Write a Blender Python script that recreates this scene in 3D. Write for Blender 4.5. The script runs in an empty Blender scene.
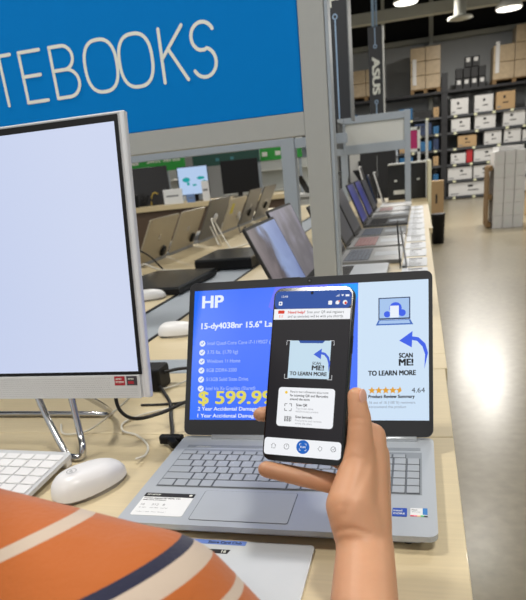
import bpy, bmesh, math, random
from mathutils import Vector, Matrix, Euler
random.seed(7)
PI = math.pi
SC = bpy.context.scene
COL = SC.collection
T = 0.95                      # height of the display tables above the floor

# ------------------------------------------------------------------ camera
cam_d = bpy.data.cameras.new('camera'); cam = bpy.data.objects.new('camera', cam_d); COL.objects.link(cam)
cam_d.sensor_fit = 'VERTICAL'; cam_d.sensor_height = 36.0; cam_d.lens = 36.0 * 605.275 / 600.0
cam_d.shift_y = (402.183 - 300.0) / 600.0
cam_d.clip_start = 0.02; cam_d.clip_end = 100
R_ = Matrix.Rotation(0.272, 3, 'Z') @ Matrix.Rotation(-0.365, 3, 'X') @ Matrix.Rotation(0.103, 3, 'Y')
right, fwd, up = R_.col[0], R_.col[1], R_.col[2]
m = Matrix.Identity(4)
for i in range(3):
    m[i][0] = right[i]; m[i][1] = up[i]; m[i][2] = -fwd[i]
m[0][3], m[1][3], m[2][3] = 0.341, -0.537, 0.379 + T
cam.matrix_world = m
cam_d.dof.use_dof = True; cam_d.dof.focus_distance = 0.66; cam_d.dof.aperture_fstop = 15.0
SC.camera = cam

# ------------------------------------------------------------------ world, exposure, lamps
SC.view_settings.view_transform = 'Standard'; SC.view_settings.look = 'None'
SC.view_settings.gamma = 1.0; SC.view_settings.use_curve_mapping = False
SC.view_settings.exposure = 0.0
w = bpy.data.worlds.new('store_daylight'); SC.world = w; w.use_nodes = True
w.node_tree.nodes['Background'].inputs[0].default_value = (0.93, 0.97, 1.0, 1)
w.node_tree.nodes['Background'].inputs[1].default_value = 0.66
LAMP_W = 50.0
LAMPS = [(1.81, 12.0, 2.5), (0.13, 12.0, 2.83), (1.0, -0.9, 2.9), (-1.2, 0.6, 2.9), (1.6, 3.4, 2.9), (-1.4, 5.0, 2.9),
         (-3.6, 2.6, 2.9), (-3.8, 8.5, 2.9), (4.2, 1.2, 2.9), (4.2, 6.5, 2.9), (-1.5, -2.6, 2.9), (4.6, 13.0, 2.9), (-3.2, 14.5, 2.9), (1.6, 16.3, 3.4), (1.2, 8.0, 3.6)]  # the rearmost lamp is an addition that brightens the racks
for i, (x, y, z) in enumerate(LAMPS):
    ld = bpy.data.lights.new('lamp_light', 'AREA'); ld.shape = 'DISK'; ld.size = 0.40; ld.energy = LAMP_W * (1.0 if y < 9 else 2.6)
    ld.color = (1.0, 0.96, 0.90)
    lo = bpy.data.objects.new('lamp_light', ld); COL.objects.link(lo); lo.location = (x, y, z + T - 0.03)

# ------------------------------------------------------------------ materials
def lin(c):
    return tuple(((v / 255.0) / 12.92 if v / 255.0 <= 0.04045 else ((v / 255.0 + 0.055) / 1.055) ** 2.4) for v in c) + (1.0,)
MATS = {}
def mat(name, rgb, rough=0.5, metal=0.0, noise=0.0, scale=40.0, bump=0.0, coat=0.0, stretch=None, sss=0.0, trans=0.0):
    """principled material with a little procedural variation of its own colour"""
    if name in MATS: return MATS[name]
    mt = bpy.data.materials.new(name); mt.use_nodes = True; nt = mt.node_tree; b = nt.nodes['Principled BSDF']
    b.inputs['Roughness'].default_value = rough; b.inputs['Metallic'].default_value = metal
    b.inputs['Coat Weight'].default_value = coat
    if trans: b.inputs['Transmission Weight'].default_value = trans
    if sss:
        b.inputs['Subsurface Weight'].default_value = sss; b.inputs['Subsurface Scale'].default_value = 0.004
        b.inputs['Subsurface Radius'].default_value = (1.0, 0.35, 0.2)
    c = lin(rgb)
    tc = nt.nodes.new('ShaderNodeTexCoord'); mp = nt.nodes.new('ShaderNodeMapping')
    if stretch: mp.inputs['Scale'].default_value = stretch
    nz = nt.nodes.new('ShaderNodeTexNoise'); nz.inputs['Scale'].default_value = scale; nz.inputs['Detail'].default_value = 5
    nt.links.new(tc.outputs['Object'], mp.inputs[0]); nt.links.new(mp.outputs[0], nz.inputs['Vector'])
    r = nt.nodes.new('ShaderNodeMix'); r.data_type = 'RGBA'
    k = max(noise, 0.02)
    r.inputs[6].default_value = tuple(v * (1 - k) for v in c[:3]) + (1,)
    r.inputs[7].default_value = tuple(min(1, v * (1 + k)) for v in c[:3]) + (1,)
    nt.links.new(nz.outputs['Fac'], r.inputs[0]); nt.links.new(r.outputs[2], b.inputs['Base Color'])
    if bump:
        bp = nt.nodes.new('ShaderNodeBump'); bp.inputs['Strength'].default_value = bump; bp.inputs['Distance'].default_value = 0.002
        nt.links.new(nz.outputs['Fac'], bp.inputs['Height']); nt.links.new(bp.outputs[0], b.inputs['Normal'])
    MATS[name] = mt; return mt
def emi(name, rgb, s=1.0):
    """a lit screen pixel colour: dark glass that emits"""
    if name in MATS: return MATS[name]
    mt = bpy.data.materials.new(name); mt.use_nodes = True; b = mt.node_tree.nodes['Principled BSDF']
    b.inputs['Base Color'].default_value = (0.01, 0.01, 0.01, 1); b.inputs['Roughness'].default_value = 0.4
    b.inputs['Specular IOR Level'].default_value = 0.12
    b.inputs['Emission Color'].default_value = lin(rgb); b.inputs['Emission Strength'].default_value = s
    MATS[name] = mt; return mt
def screen_gradient(name, stops, axis='X', scale=1.0, off=0.0, tex=None, s=1.0, rough=0.3):
    """a lit display showing a wallpaper or a painted reflection: colour stops run along one object axis, optionally broken up by noise"""
    mt = bpy.data.materials.new(name); mt.use_nodes = True; nt = mt.node_tree; b = nt.nodes['Principled BSDF']
    b.inputs['Base Color'].default_value = (0.01, 0.01, 0.01, 1); b.inputs['Roughness'].default_value = rough
    b.inputs['Specular IOR Level'].default_value = 0.25
    tc = nt.nodes.new('ShaderNodeTexCoord'); sp = nt.nodes.new('ShaderNodeSeparateXYZ'); nt.links.new(tc.outputs['Object'], sp.inputs[0])
    ma = nt.nodes.new('ShaderNodeMath'); ma.operation = 'MULTIPLY_ADD'; ma.inputs[1].default_value = scale; ma.inputs[2].default_value = off
    nt.links.new(sp.outputs[axis], ma.inputs[0]); src = ma.outputs[0]
    if tex:
        nz = nt.nodes.new('ShaderNodeTexNoise'); nz.inputs['Scale'].default_value = tex[0]; nz.inputs['Detail'].default_value = 3; nz.inputs['Distortion'].default_value = tex[2]
        nt.links.new(tc.outputs['Object'], nz.inputs['Vector'])
        m2 = nt.nodes.new('ShaderNodeMath'); m2.operation = 'MULTIPLY_ADD'; m2.inputs[1].default_value = tex[1]
        nt.links.new(nz.outputs['Fac'], m2.inputs[0]); nt.links.new(src, m2.inputs[2]); src = m2.outputs[0]
    cr = nt.nodes.new('ShaderNodeValToRGB'); e = cr.color_ramp.elements
    e[0].position = stops[0][0]; e[0].color = lin(stops[0][1]); e[1].position = stops[-1][0]; e[1].color = lin(stops[-1][1])
    for p, c in stops[1:-1]:
        q = e.new(p); q.color = lin(c)
    nt.links.new(src, cr.inputs[0]); nt.links.new(cr.outputs[0], b.inputs['Emission Color']); b.inputs['Emission Strength'].default_value = s
    MATS[name] = mt; return mt

# ------------------------------------------------------------------ mesh builder
class MB:
    def __init__(s): s.v = []; s.f = []; s.mi = []; s.sm = []; s.mats = []; s.M = Matrix.Identity(4)
    def use(s, m):
        if m not in s.mats: s.mats.append(m)
        s.cur = s.mats.index(m); return s
    def at(s, M=None): s.M = M or Matrix.Identity(4); return s
    def add(s, vs, fs, smooth=False):
        if not s.mats: s.cur = 0
        b = len(s.v)
        s.v += [tuple(s.M @ Vector(p)) for p in vs]
        for f in fs: s.f.append([b + i for i in f]); s.mi.append(s.cur); s.sm.append(smooth)
        return s
    def bm(s, bm, smooth=False):
        bm.verts.ensure_lookup_table(); bm.verts.index_update()
        s.add([v.co[:] for v in bm.verts], [[v.index for v in f.verts] for f in bm.faces], smooth); bm.free(); return s
    def box(s, a, b, bev=0.0, seg=2):
        """box between two corners"""
        bm = bmesh.new(); bmesh.ops.create_cube(bm, size=1.0)
        for v in bm.verts:
            for i in range(3): v.co[i] = (a[i] + b[i]) / 2 + v.co[i] * (b[i] - a[i])
        if bev: bmesh.ops.bevel(bm, geom=bm.edges[:], offset=min(bev, 0.49 * min(abs(b[i] - a[i]) for i in range(3))), segments=seg, affect='EDGES', profile=0.5)
        return s.bm(bm)
    def prism(s, poly, z0, z1, smooth=False):
        n = len(poly)
        vs = [(x, y, z0) for x, y in poly] + [(x, y, z1) for x, y in poly]
        fs = [list(range(n))[::-1], list(range(n, 2 * n))] + [[i, (i + 1) % n, n + (i + 1) % n, n + i] for i in range(n)]
        return s.add(vs, fs)
    def flat(s, poly, z): return s.add([(x, y, z) for x, y in poly], [list(range(len(poly)))])
    def tube(s, pts, r, n=8, closed=False):
        pts = [Vector(p) for p in pts]; rings = []; prev = None
        rr = r if isinstance(r, (list, tuple)) else [r] * len(pts)
        for i, p in enumerate(pts):
            d = (pts[min(i + 1, len(pts) - 1)] - pts[max(i - 1, 0)]).normalized()
            if prev is None:
                a = Vector((0, 0, 1)) if abs(d.z) < 0.9 else Vector((1, 0, 0)); u = d.cross(a).normalized()
            else:
                u = (prev - d * prev.dot(d)).normalized()
            prev = u; w_ = d.cross(u)
            rings.append([p + (u * math.cos(2 * PI * k / n) + w_ * math.sin(2 * PI * k / n)) * rr[i] for k in range(n)])
        vs = [q[:] for ring in rings for q in ring]; fs = []
        for i in range(len(pts) - 1):
            for k in range(n): fs.append([i * n + k, i * n + (k + 1) % n, (i + 1) * n + (k + 1) % n, (i + 1) * n + k])
        fs.append(list(range(n))[::-1]); fs.append([(len(pts) - 1) * n + k for k in range(n)])
        return s.add(vs, fs, True)
    def lathe(s, prof, c=(0, 0), n=24):
        vs = []; fs = []
        for r, z in prof:
            for k in range(n): vs.append((c[0] + r * math.cos(2 * PI * k / n), c[1] + r * math.sin(2 * PI * k / n), z))
        for i in range(len(prof) - 1):
            for k in range(n): fs.append([i * n + k, i * n + (k + 1) % n, (i + 1) * n + (k + 1) % n, (i + 1) * n + k])
        fs.append(list(range(n))[::-1]); fs.append([(len(prof) - 1) * n + k for k in range(n)])
        return s.add(vs, fs, True)
    def text(s, body, x0, y0, h, w=None, bold=0.0, z=0.0, al='L'):
        """flat lettering in the local xy plane, cap height h, optional total width w"""
        vs, fs = text_geo(body, 0.0)
        if not vs: return s
        mx = max(v[0] for v in vs); mn = min(v[0] for v in vs)
        k = h / CAP; kx = (w / (mx - mn)) if w else k
        tw = (mx - mn) * kx; ox = x0 - mn * kx - (tw / 2 if al == 'C' else tw if al == 'R' else 0)
        sh = [(0.0, 0.0)] if not bold else [(-bold, -bold * .5), (bold, -bold * .5), (0.0, 0.0), (-bold, bold * .5), (bold, bold * .5)]
        for q, (dx, dy) in enumerate(sh): s.add([(ox + (v[0] + dx) * kx, y0 + (v[1] + dy) * k, z + q * 1.5e-5) for v in vs], fs)
        return s
    def build(s, name, m=None, parent=None, loc=None, rot=None):
        me = bpy.data.meshes.new(name); me.from_pydata(s.v, [], s.f)
        if s.mats:
            for q in s.mats: me.materials.append(q)
            me.polygons.foreach_set('material_index', s.mi)
        elif m: me.materials.append(m)
        me.polygons.foreach_set('use_smooth', s.sm); me.update()
        o = bpy.data.objects.new(name, me); COL.objects.link(o)
        if parent: o.parent = parent
        if loc: o.location = loc
        if rot: o.rotation_euler = rot
        return o
TXT = {}
CAP = 0.729
def text_geo(body, bold=0.0):
    key = (body, bold)
    if key in TXT: return TXT[key]
    cu = bpy.data.curves.new('t', 'FONT'); cu.body = body; cu.offset = bold; cu.resolution_u = 4
    o = bpy.data.objects.new('t', cu); COL.objects.link(o)
    dg = bpy.context.evaluated_depsgraph_get(); dg.update()
    me = bpy.data.meshes.new_from_object(o.evaluated_get(dg))
    r = ([v.co[:] for v in me.vertices], [list(p.vertices) for p in me.polygons])
    bpy.data.objects.remove(o); bpy.data.curves.remove(cu); bpy.data.meshes.remove(me)
    TXT[key] = r; return r
_h = [v for v in text_geo('H')[0]]
CAP = max(v[1] for v in _h)
def rrect(x0, y0, x1, y1, r, n=5):
    out = []
    for cx, cy, a in ((x1 - r, y1 - r, 0), (x0 + r, y1 - r, 90), (x0 + r, y0 + r, 180), (x1 - r, y0 + r, 270)):
        for k in range(n + 1):
            t = math.radians(a + 90 * k / n); out.append((cx + r * math.cos(t), cy + r * math.sin(t)))
    return out
def disc(cx, cy, r, n=20, ry=None): return [(cx + r * math.cos(2 * PI * k / n), cy + (ry or r) * math.sin(2 * PI * k / n)) for k in range(n)]
def spline(pts, k=6):
    P = [Vector(p) for p in pts]; out = []
    for i in range(len(P) - 1):
        a, b, c, d = P[max(i - 1, 0)], P[i], P[i + 1], P[min(i + 2, len(P) - 1)]
        for j in range(k):
            t = j / k
            out.append(0.5 * ((2 * b) + (c - a) * t + (2 * a - 5 * b + 4 * c - d) * t * t + (3 * b - a - 3 * c + d) * t ** 3))
    out.append(P[-1]); return out
def thing(name, label, cat, loc=(0, 0, 0), rot=(0, 0, 0), group=None):
    o = bpy.data.objects.new(name, None); COL.objects.link(o); o.empty_display_size = 0.05
    o.location = loc; o.rotation_euler = rot; o['label'] = label; o['category'] = cat
    if group: o['group'] = group
    return o
def tag(o, label, cat, group=None):
    o['label'] = label; o['category'] = cat
    if group: o['group'] = group
    return o
def struct(o): o['kind'] = 'structure'; return o
def kids(o): return [c for c in bpy.data.objects if c.parent == o]
def dup(root, loc, rot, label, group=None):
    r = root.copy(); COL.objects.link(r); r.location = loc; r.rotation_euler = rot; r['label'] = label
    if group: r['group'] = group
    for c in kids(root):
        d = c.copy(); COL.objects.link(d); d.parent = r
        for g in kids(c):
            e = g.copy(); COL.objects.link(e); e.parent = d
    return r

# common materials
M_wood = mat('maple_laminate', (209, 193, 157), 0.45, noise=0.10, scale=9, stretch=(1.2, 26, 26), coat=0.1)
M_wood2 = mat('maple_laminate_side', (208, 190, 150), 0.5, noise=0.08, scale=9, stretch=(4, 1, 20))
M_grey = mat('grey_powder_coat', (158, 160, 158), 0.45, noise=0.03)
M_bluegrey = mat('blue_grey_aluminium', (158, 167, 176), 0.45, metal=0.1, noise=0.03)
M_lightgrey = mat('light_grey_panel', (204, 206, 202), 0.55)
M_white = mat('white_plastic', (226, 226, 226), 0.35)
M_whitepaint = mat('white_laminate', (205, 205, 200), 0.5)
M_silver = mat('silver_plastic', (176, 182, 188), 0.4, metal=0.15, noise=0.02, scale=300)
M_silverkey = mat('silver_keycap', (166, 172, 178), 0.5, metal=0.1)
M_lidgrey = mat('dark_grey_bezel', (44, 45, 47), 0.6, noise=0.03); M_lidgrey.node_tree.nodes['Principled BSDF'].inputs['Specular IOR Level'].default_value = 0.25
M_black = mat('black_plastic', (14, 14, 16), 0.5, noise=0.05); M_black.node_tree.nodes['Principled BSDF'].inputs['Specular IOR Level'].default_value = 0.25
M_blackm = mat('matt_black_metal', (26, 26, 28), 0.6, noise=0.05)
M_cable_b = mat('black_cable', (22, 20, 20), 0.5)
M_cable_w = mat('white_cable', (216, 212, 200), 0.45)
M_chrome = mat('polished_steel', (190, 190, 192), 0.18, metal=1.0)
M_ink = mat('black_ink', (25, 25, 28), 0.7)
M_inkg = mat('grey_ink', (120, 122, 126), 0.7)
M_paper = mat('white_card', (228, 230, 230), 0.55)

# ------------------------------------------------------------------ building shell
def floor_mat():
    mt = mat('polished_concrete', (134, 124, 101), 0.30, noise=0.14, scale=1.3, bump=0.0, coat=0.25)
    nt = mt.node_tree; b = nt.nodes['Principled BSDF']
    mix = [n for n in nt.nodes if n.type == 'MIX'][0]
    n2 = nt.nodes.new('ShaderNodeTexNoise'); n2.inputs['Scale'].default_value = 18; n2.inputs['Detail'].default_value = 8
    tc = [n for n in nt.nodes if n.type == 'TEX_COORD'][0]; nt.links.new(tc.outputs['Object'], n2.inputs['Vector'])
    m2 = nt.nodes.new('ShaderNodeMix'); m2.data_type = 'RGBA'; m2.blend_type = 'OVERLAY'; m2.inputs[0].default_value = 0.35
    nt.links.new(mix.outputs[2], m2.inputs[6]); nt.links.new(n2.outputs['Fac'], m2.inputs[7]); nt.links.new(m2.outputs[2], b.inputs['Base Color'])
    b.inputs['Coat Roughness'].default_value = 0.22
    return mt
struct(MB().box((-9, -6, -0.1), (8, 20, 0)).build('floor', floor_mat()))
M_wallg = mat('grey_wall_paint', (178, 180, 180), 0.8, noise=0.04, scale=3)
M_dark = mat('black_ceiling_paint', (14, 14, 16), 0.9)
struct(MB().box((-9, 20, 0), (8, 20.2, 4.35)).build('wall_back', M_wallg))
struct(MB().box((-9, 20.02, 4.35), (8, 20.2, 7.0)).build('wall_back_upper', M_dark))
struct(MB().box((-9.2, -6, 0), (-9, 20.2, 7)).build('wall_left', M_wallg))
struct(MB().box((8, -6, 0), (8.2, 20.2, 7)).build('wall_right', M_wallg))
struct(MB().box((-9.2, -6, 7), (8.2, 20.2, 7.1)).build('ceiling', M_dark))
M_beam = mat('pale_grey_steel', (168, 168, 158), 0.6, noise=0.05, scale=6)
tr = 0
def beam(a, b, m_=M_beam):
    global tr; tr += 1
    struct(MB().box(a, b, 0.01).build('trim_%d' % tr, m_))
beam((-8.9, 13.9, T + 2.93), (7.9, 14.1, T + 3.14))
beam((-8.9, 10.4, T + 2.95), (7.9, 10.52, T + 3.09))
beam((-8.9, 19.7, 4.24), (7.9, 19.9, 4.36))
beam((0.62, 19.55, 2.0), (0.74, 19.67, 6.9))
beam((1.9, 16.0, T + 3.35), (2.0, 16.1, 6.9))
beam((-0.55, 17.0, T + 3.1), (-0.47, 17.08, 6.9))
# slender conduit and dropped pipe
for x in (-3.0, 0.3, 3.6):
    tr += 1; struct(MB().box((x, 6.5, 5.4), (x + 0.14, 19.9, 5.56), 0.02).build('trim_%d' % tr, M_beam))

# ------------------------------------------------------------------ pendant high-bay lamps
M_glow = emi('lamp_diffuser_glow', (255, 250, 236), 3.0)
M_shade = mat('lamp_housing_white', (190, 188, 178), 0.5)
names = ['at the right of the photo', 'cut by the top of the photo']
lab_extra = ['over the near end table', 'over the left rows of laptops', 'over the aisle beside the right laptop row', 'over the middle of the tables', 'over the far left tables',
             'over the left rear tables', 'over the open floor at the right', 'over the floor by the box tower', 'behind the shopper', 'over the right end of the racks', 'over the left end of the racks', 'just before the pallet racks, added to brighten them', 'high above the aisle']
for i, (x, y, z) in enumerate(LAMPS):
    lb = ('round lit pendant lamp, ' + (names[i] if i < 2 else 'hanging ' + lab_extra[i - 2]))
    t = thing('pendant_lamp', lb, 'ceiling lamp', (x, y, T + z), group='high bay lamps under the ceiling')
    MB().lathe([(0.03, 0.30), (0.09, 0.29), (0.11, 0.14), (0.16, 0.10), (0.215, 0.03), (0.215, 0.0), (0.205, 0.0)], n=28).build('lamp_housing', M_shade, t)
    MB().lathe([(0.203, 0.012), (0.203, 0.0), (0.19, -0.02), (0.12, -0.028), (0.0, -0.03)][:4], n=28).build('diffuser', M_glow, t)
    MB().tube([(0, 0, 0.29), (0, 0, 7 - T - z)], 0.012).build('pendant_rod', M_shade, t)
t = thing('unlit_pendant', 'unlit pale cylinder fixture with a flanged rim beside the lit lamp', 'ceiling fixture', (1.03, 12, T + 2.46))  # unlit pendant lamp: drop pipe ending in a flange
MB().lathe([(0.10, 4.5 - 2.46 + 1.5), (0.10, 0.05), (0.10, 0.04)], n=20).build('drop_pipe', M_beam, t)
MB().lathe([(0.10, 0.05), (0.20, 0.03), (0.215, 0.0), (0.12, -0.02)], n=24).build('flange', M_beam, t)

# ------------------------------------------------------------------ pallet racks at the back wall
M_rack = mat('black_rack_steel', (22, 22, 26), 0.55)
M_kraft = mat('kraft_cardboard', (176, 146, 106), 0.75, noise=0.1, scale=8)
M_boxw = mat('white_carton', (205, 204, 202), 0.6, noise=0.05, scale=10)
M_wrap = mat('wrapped_carton', (172, 152, 122), 0.35, noise=0.25, scale=14, bump=0.3)
M_navy = mat('navy_blister_pack', (24, 46, 84), 0.4, noise=0.2)
M_teal = mat('blue_pack', (18, 92, 140), 0.4, noise=0.2)
M_tag = mat('price_tag', (214, 214, 180), 0.6)
M_lip = mat('dark_grey_lip', (62, 64, 68), 0.5)
M_red = mat('red_pack', (176, 26, 34), 0.5)
SH = [0.02, 0.465, 0.90, 1.32, 1.74, 2.17, 2.80]
YR = 18.7
def rack(x0, x1, label):
    t = thing('storage_rack', label, 'storage rack', (x0, YR, 0), group='storage racks along the back wall')
    w_ = x1 - x0
    for x in (0.0, w_ - 0.08):
        mb = MB()
        for y in (0.02, 0.92): mb.box((x, y, 0), (x + 0.08, y + 0.06, 3.3))
        for z in (0.4, 1.2, 2.0, 2.8): mb.box((x + 0.02, 0.02, z), (x + 0.05, 0.98, z + 0.03))
        mb.build('upright', M_rack, t)
    for z in SH:
        sh = MB().box((0.08, 0.0, z), (w_ - 0.08, 0.98, z + 0.06)).build('shelf', M_rack, t)
    for i, z in enumerate(SH[:-1]):
        MB().box((0.08, -0.008, z + 0.0), (w_ - 0.08, -0.0005, z + 0.05)).build('shelf_lip', M_lip, t)
        xx = 0.25
        while xx < w_ - 0.2:
            MB().box((xx, -0.014, z - 0.01), (xx + 0.08, -0.009, z + 0.05)).build('price_tag', M_tag, t); xx += random.uniform(0.42, 0.8)
rack(1.03, 3.95, 'long black storage rack of white cartons, right of the aisle end')
rack(-1.95, 1.03, 'black storage rack of blue packs behind the tables, left of the white cartons')
rack(3.95, 6.9, 'black storage rack at the far right end of the back wall')
ORD = ['bottom', 'second', 'third', 'fourth', 'fifth', 'sixth']
def carton(x0, x1, z0, h, m_, label, cat='box', grp=None, d=0.5, y=None, marks=True, name='carton'):
    y = YR + 0.06 if y is None else y
    t = thing(name, label, cat, ((x0 + x1) / 2, y + d / 2, z0), group=grp)
    hw = (x1 - x0) / 2
    MB().box((-hw, -d / 2, 0), (hw, d / 2, h), 0.006).build('carton_body', m_, t)
    if marks:
        mb = MB(); r = random.Random(label)
        mb.use(M_ink)
        a = r.uniform(-0.7, 0.1) * hw
        mb.box((a, -d / 2 - 0.003, h * 0.35), (a + hw * 0.55, -d / 2 - 0.0005, h * 0.42))
        mb.box((a, -d / 2 - 0.003, h * 0.62), (a + hw * 0.25, -d / 2 - 0.0005, h * 0.78))
        mb.use(M_inkg); mb.box((-hw * 0.9, -d / 2 - 0.003, h * 0.12), (-hw * 0.5, -d / 2 - 0.0005, h * 0.2))
        mb.build('printed_panel', None, t)
    return t
WB = [ # shelf index, list of (x0,x1,h,material)
 (0, [(1.17, 2.25, .36, 'w'), (2.30, 3.00, .36, 'w'), (3.05, 3.7, .34, 'w')]),
 (1, [(1.14, 1.80, .33, 'w'), (1.84, 2.45, .33, 'w'), (2.5, 3.1, .33, 'w'), (3.15, 3.75, .3, 'w')]),
 (2, [(1.22, 1.62, .27, 'w'), (1.64, 1.80, .34, 'r'), (1.84, 2.50, .33, 'w'), (2.55, 3.1, .3, 'w')]),
 (3, [(1.40, 1.90, .30, 'k'), (2.10, 2.55, .34, 'w'), (2.62, 3.05, .34, 'w'), (3.1, 3.6, .28, 'w')]),
 (4, [(1.22, 1.72, .33, 'w'), (1.84, 2.38, .36, 'w'), (2.58, 3.14, .38, 'w'), (3.18, 3.7, .25, 'w')]),
 (5, [(1.20, 1.66, .40, 'w'), (1.82, 2.30, .42, 'w'), (2.38, 2.86, .44, 'k'), (3.2, 3.7, .3, 'w')])]
CNT = ['first', 'second', 'third', 'fourth', 'fifth']
for si, row in WB:
    for k, (a, b, h, c) in enumerate(row):
        col = {'w': 'white', 'k': 'brown', 'r': 'red'}[c]
        carton(a, b, SH[si] + 0.06, h, {'w': M_boxw, 'k': M_kraft, 'r': M_red}[c],
               '%s carton, %s from left on the %s shelf of the right rack' % (col, CNT[k], ORD[si]), grp='cartons on the right rack', marks=(c != 'r'))
M_packs = [M_navy, M_teal, M_blackm, M_navy]
for si in range(6):
    x = -1.75; k = 0
    while x < 0.85:
        w_ = 0.42 + 0.12 * ((si * 3 + k) % 3) * 0.8; h = 0.2 + 0.05 * ((si + k) % 3)
        if x + w_ > 0.93: w_ = 0.93 - x
        pm = [M_navy, M_teal, M_blackm, M_kraft, M_teal, M_navy][(si * 2 + k) % 6]
        pc = {'navy_blister_pack': 'navy', 'blue_pack': 'bright blue', 'matt_black_metal': 'black', 'kraft_cardboard': 'brown'}[pm.name]
        carton(x, x + w_ - 0.05, SH[si] + 0.06, h, pm, '%s pack, %s from left on the %s shelf of the left rack' % (pc, ['first', 'second', 'third', 'fourth', 'fifth', 'sixth', 'seventh'][k], ORD[si]),
               cat='box', grp='packs on the left rack', name='boxed_product')
        x += w_; k += 1
# wrapped pallets on top
def pallet_load(x0, x1, z0, h, label, nx, nz, step=False):
    t = thing('wrapped_pallet', label, 'pallet', ((x0 + x1) / 2, YR + 0.45, z0), group='wrapped pallets above the racks')
    w_ = x1 - x0; mb = MB().use(mat('pallet_timber', (120, 95, 62), 0.8))
    for k in range(5): mb.box((-w_ / 2, -0.42 + k * 0.19, 0.09), (w_ / 2, -0.32 + k * 0.19, 0.11))
    for x in (-w_ / 2, -0.05, w_ / 2 - 0.1): mb.box((x, -0.42, 0), (x + 0.1, 0.44, 0.09))
    mb.build('pallet_base', None, t)
    bw = w_ / nx; bh = (h - 0.12) / nz
    for i in range(nx):
        for k in range(nz):
            if step and k == nz - 1 and i == 0: continue
            MB().box((-w_ / 2 + i * bw + 0.006, -0.4, 0.115 + k * bh), (-w_ / 2 + (i + 1) * bw - 0.006, 0.4, 0.11 + (k + 1) * bh - 0.004), 0.01).build('stacked_carton', M_wrap, t)
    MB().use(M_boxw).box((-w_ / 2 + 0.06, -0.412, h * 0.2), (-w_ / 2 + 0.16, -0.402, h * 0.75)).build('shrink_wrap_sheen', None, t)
pallet_load(0.12, 0.92, SH[6] + .06, 1.15, 'brown cartons in shrink wrap on top of the rack, left of the black packs', 2, 3)
pallet_load(2.26, 3.35, SH[6] + .06, 1.35, 'tall brown shrink-wrapped pallet on top of the rack at the right edge', 2, 3, True)
pallet_load(-1.6, -0.6, SH[6] + .06, 0.8, 'brown shrink-wrapped pallet high on the rack behind the hanging banner', 2, 2)
k = 0
for r_, (n, x0) in enumerate(((4, 1.32), (4, 1.32), (2, 1.55))):
    for i in range(n):
        xx = x0 + i * 0.2
        t = thing('black_package', 'black package with a white square label atop the rack, %s row, %s from left' % (['lower', 'middle', 'top'][r_], CNT[i]), 'box', (xx + 0.09, YR + 0.3, SH[6] + 0.06 + r_ * 0.26), group='black packages atop the rack')
        MB().box((-0.09, -0.15, 0), (0.09, 0.15, 0.25), 0.01).build('package_body', M_blackm, t)
        if r_ != 1: MB().box((-0.055, -0.156, 0.12), (0.045, -0.1505, 0.22)).build('white_label', M_boxw, t)
MB().box((1.0, 0, 0), (1.02, 0, 0))

# floor tower of white boxes and its upright pallet
k = 0
for lv in range(6):
    for i in range(3):
        x = 1.56 + i * 0.165
        t = thing('white_box', 'narrow white box in the aisle tower, level %s from the floor, %s column' % (['one', 'two', 'three', 'four', 'five', 'six'][lv], ['left', 'middle', 'right'][i]), 'box', (x + 0.08, 11.25, lv * 0.206), group='white boxes stacked in the aisle tower')
        MB().box((-0.079, -0.35, 0), (0.079, 0.35, 0.204), 0.004).build('box_body', M_boxw, t)
        MB().use(M_lightgrey).box((-0.05, -0.353, 0.05), (0.02, -0.3505, 0.13)).build('printed_panel', None, t)
t = thing('white_box', 'loose white box lying across the top of the aisle box tower', 'box', (1.80, 11.22, 6 * 0.206), (0, 0, 0.08), group='white boxes stacked in the aisle tower')
MB().box((-0.2, -0.25, 0), (0.2, 0.25, 0.07), 0.004).build('box_body', M_boxw, t)
mb = MB()
for k in range(5): mb.box((1.47, 10.95 + k * 0.14, 0.02), (1.49, 11.06 + k * 0.14, 1.0))
for z in (0.02, 0.48, 0.94): mb.box((1.49, 10.95, z), (1.54, 11.62, z + 0.08))
tag(mb.build('wooden_pallet', mat('pallet_timber', (120, 95, 62), 0.8)), 'wooden pallet standing on edge against the white box tower', 'pallet')
tag(MB().box((2.35, 12.2, 0), (2.9, 12.8, 0.7), 0.01).build('brown_carton', M_kraft), 'brown cardboard box on the floor at the right edge behind the tower', 'box')

# bin and carton past the tables
t = thing('waste_bin', 'black bin on the floor past the far end of the tables', 'bin', (0.62, 9.5, 0))
MB().lathe([(0.09, 0), (0.105, 0.42), (0.11, 0.43)], n=20).build('bin_body', M_black, t)
MB().lathe([(0.112, 0.425), (0.112, 0.445), (0.09, 0.45)], n=20).build('bin_rim', M_blackm, t)
carton(0.5, 0.72, 0, 0.9, M_kraft, 'tall brown carton standing behind the black bin', d=0.25, y=10.0)

# ------------------------------------------------------------------ tables
def table(x0, x1, y0, y1, label, seam=None, legs=True):
    t = thing('display_table', label, 'table', ((x0 + x1) / 2, (y0 + y1) / 2, 0), group='maple laminate display tables')
    hx, hy = (x1 - x0) / 2, (y1 - y0) / 2
    if seam:
        s_ = seam - (y0 + y1) / 2
        MB().box((-hx, -hy, T - 0.03), (hx, s_ - 0.0008, T), 0.0015).build('tabletop', M_wood, t)
        MB().box((-hx, s_ + 0.0008, T - 0.03), (hx, hy, T), 0.0015).build('tabletop', M_wood, t)
    else: MB().box((-hx, -hy, T - 0.03), (hx, hy, T), 0.0015).build('tabletop', M_wood, t)
    MB().box((-hx + 0.04, -hy + 0.05, 0.06), (hx - 0.04, hy - 0.02, T - 0.0305)).build('base_cabinet', M_lightgrey, t)
    MB().box((-hx + 0.06, -hy + 0.07, 0.0), (hx - 0.06, hy - 0.04, 0.06)).build('plinth', M_blackm, t)
table(-1.2, 0.387, -0.16, 0.585, 'near pale maple end table carrying the open silver laptop', seam=0.281)
table(-0.325, 0.391, 0.682, 2.96, 'pale maple table behind the open laptop, on the aisle side')
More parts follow.
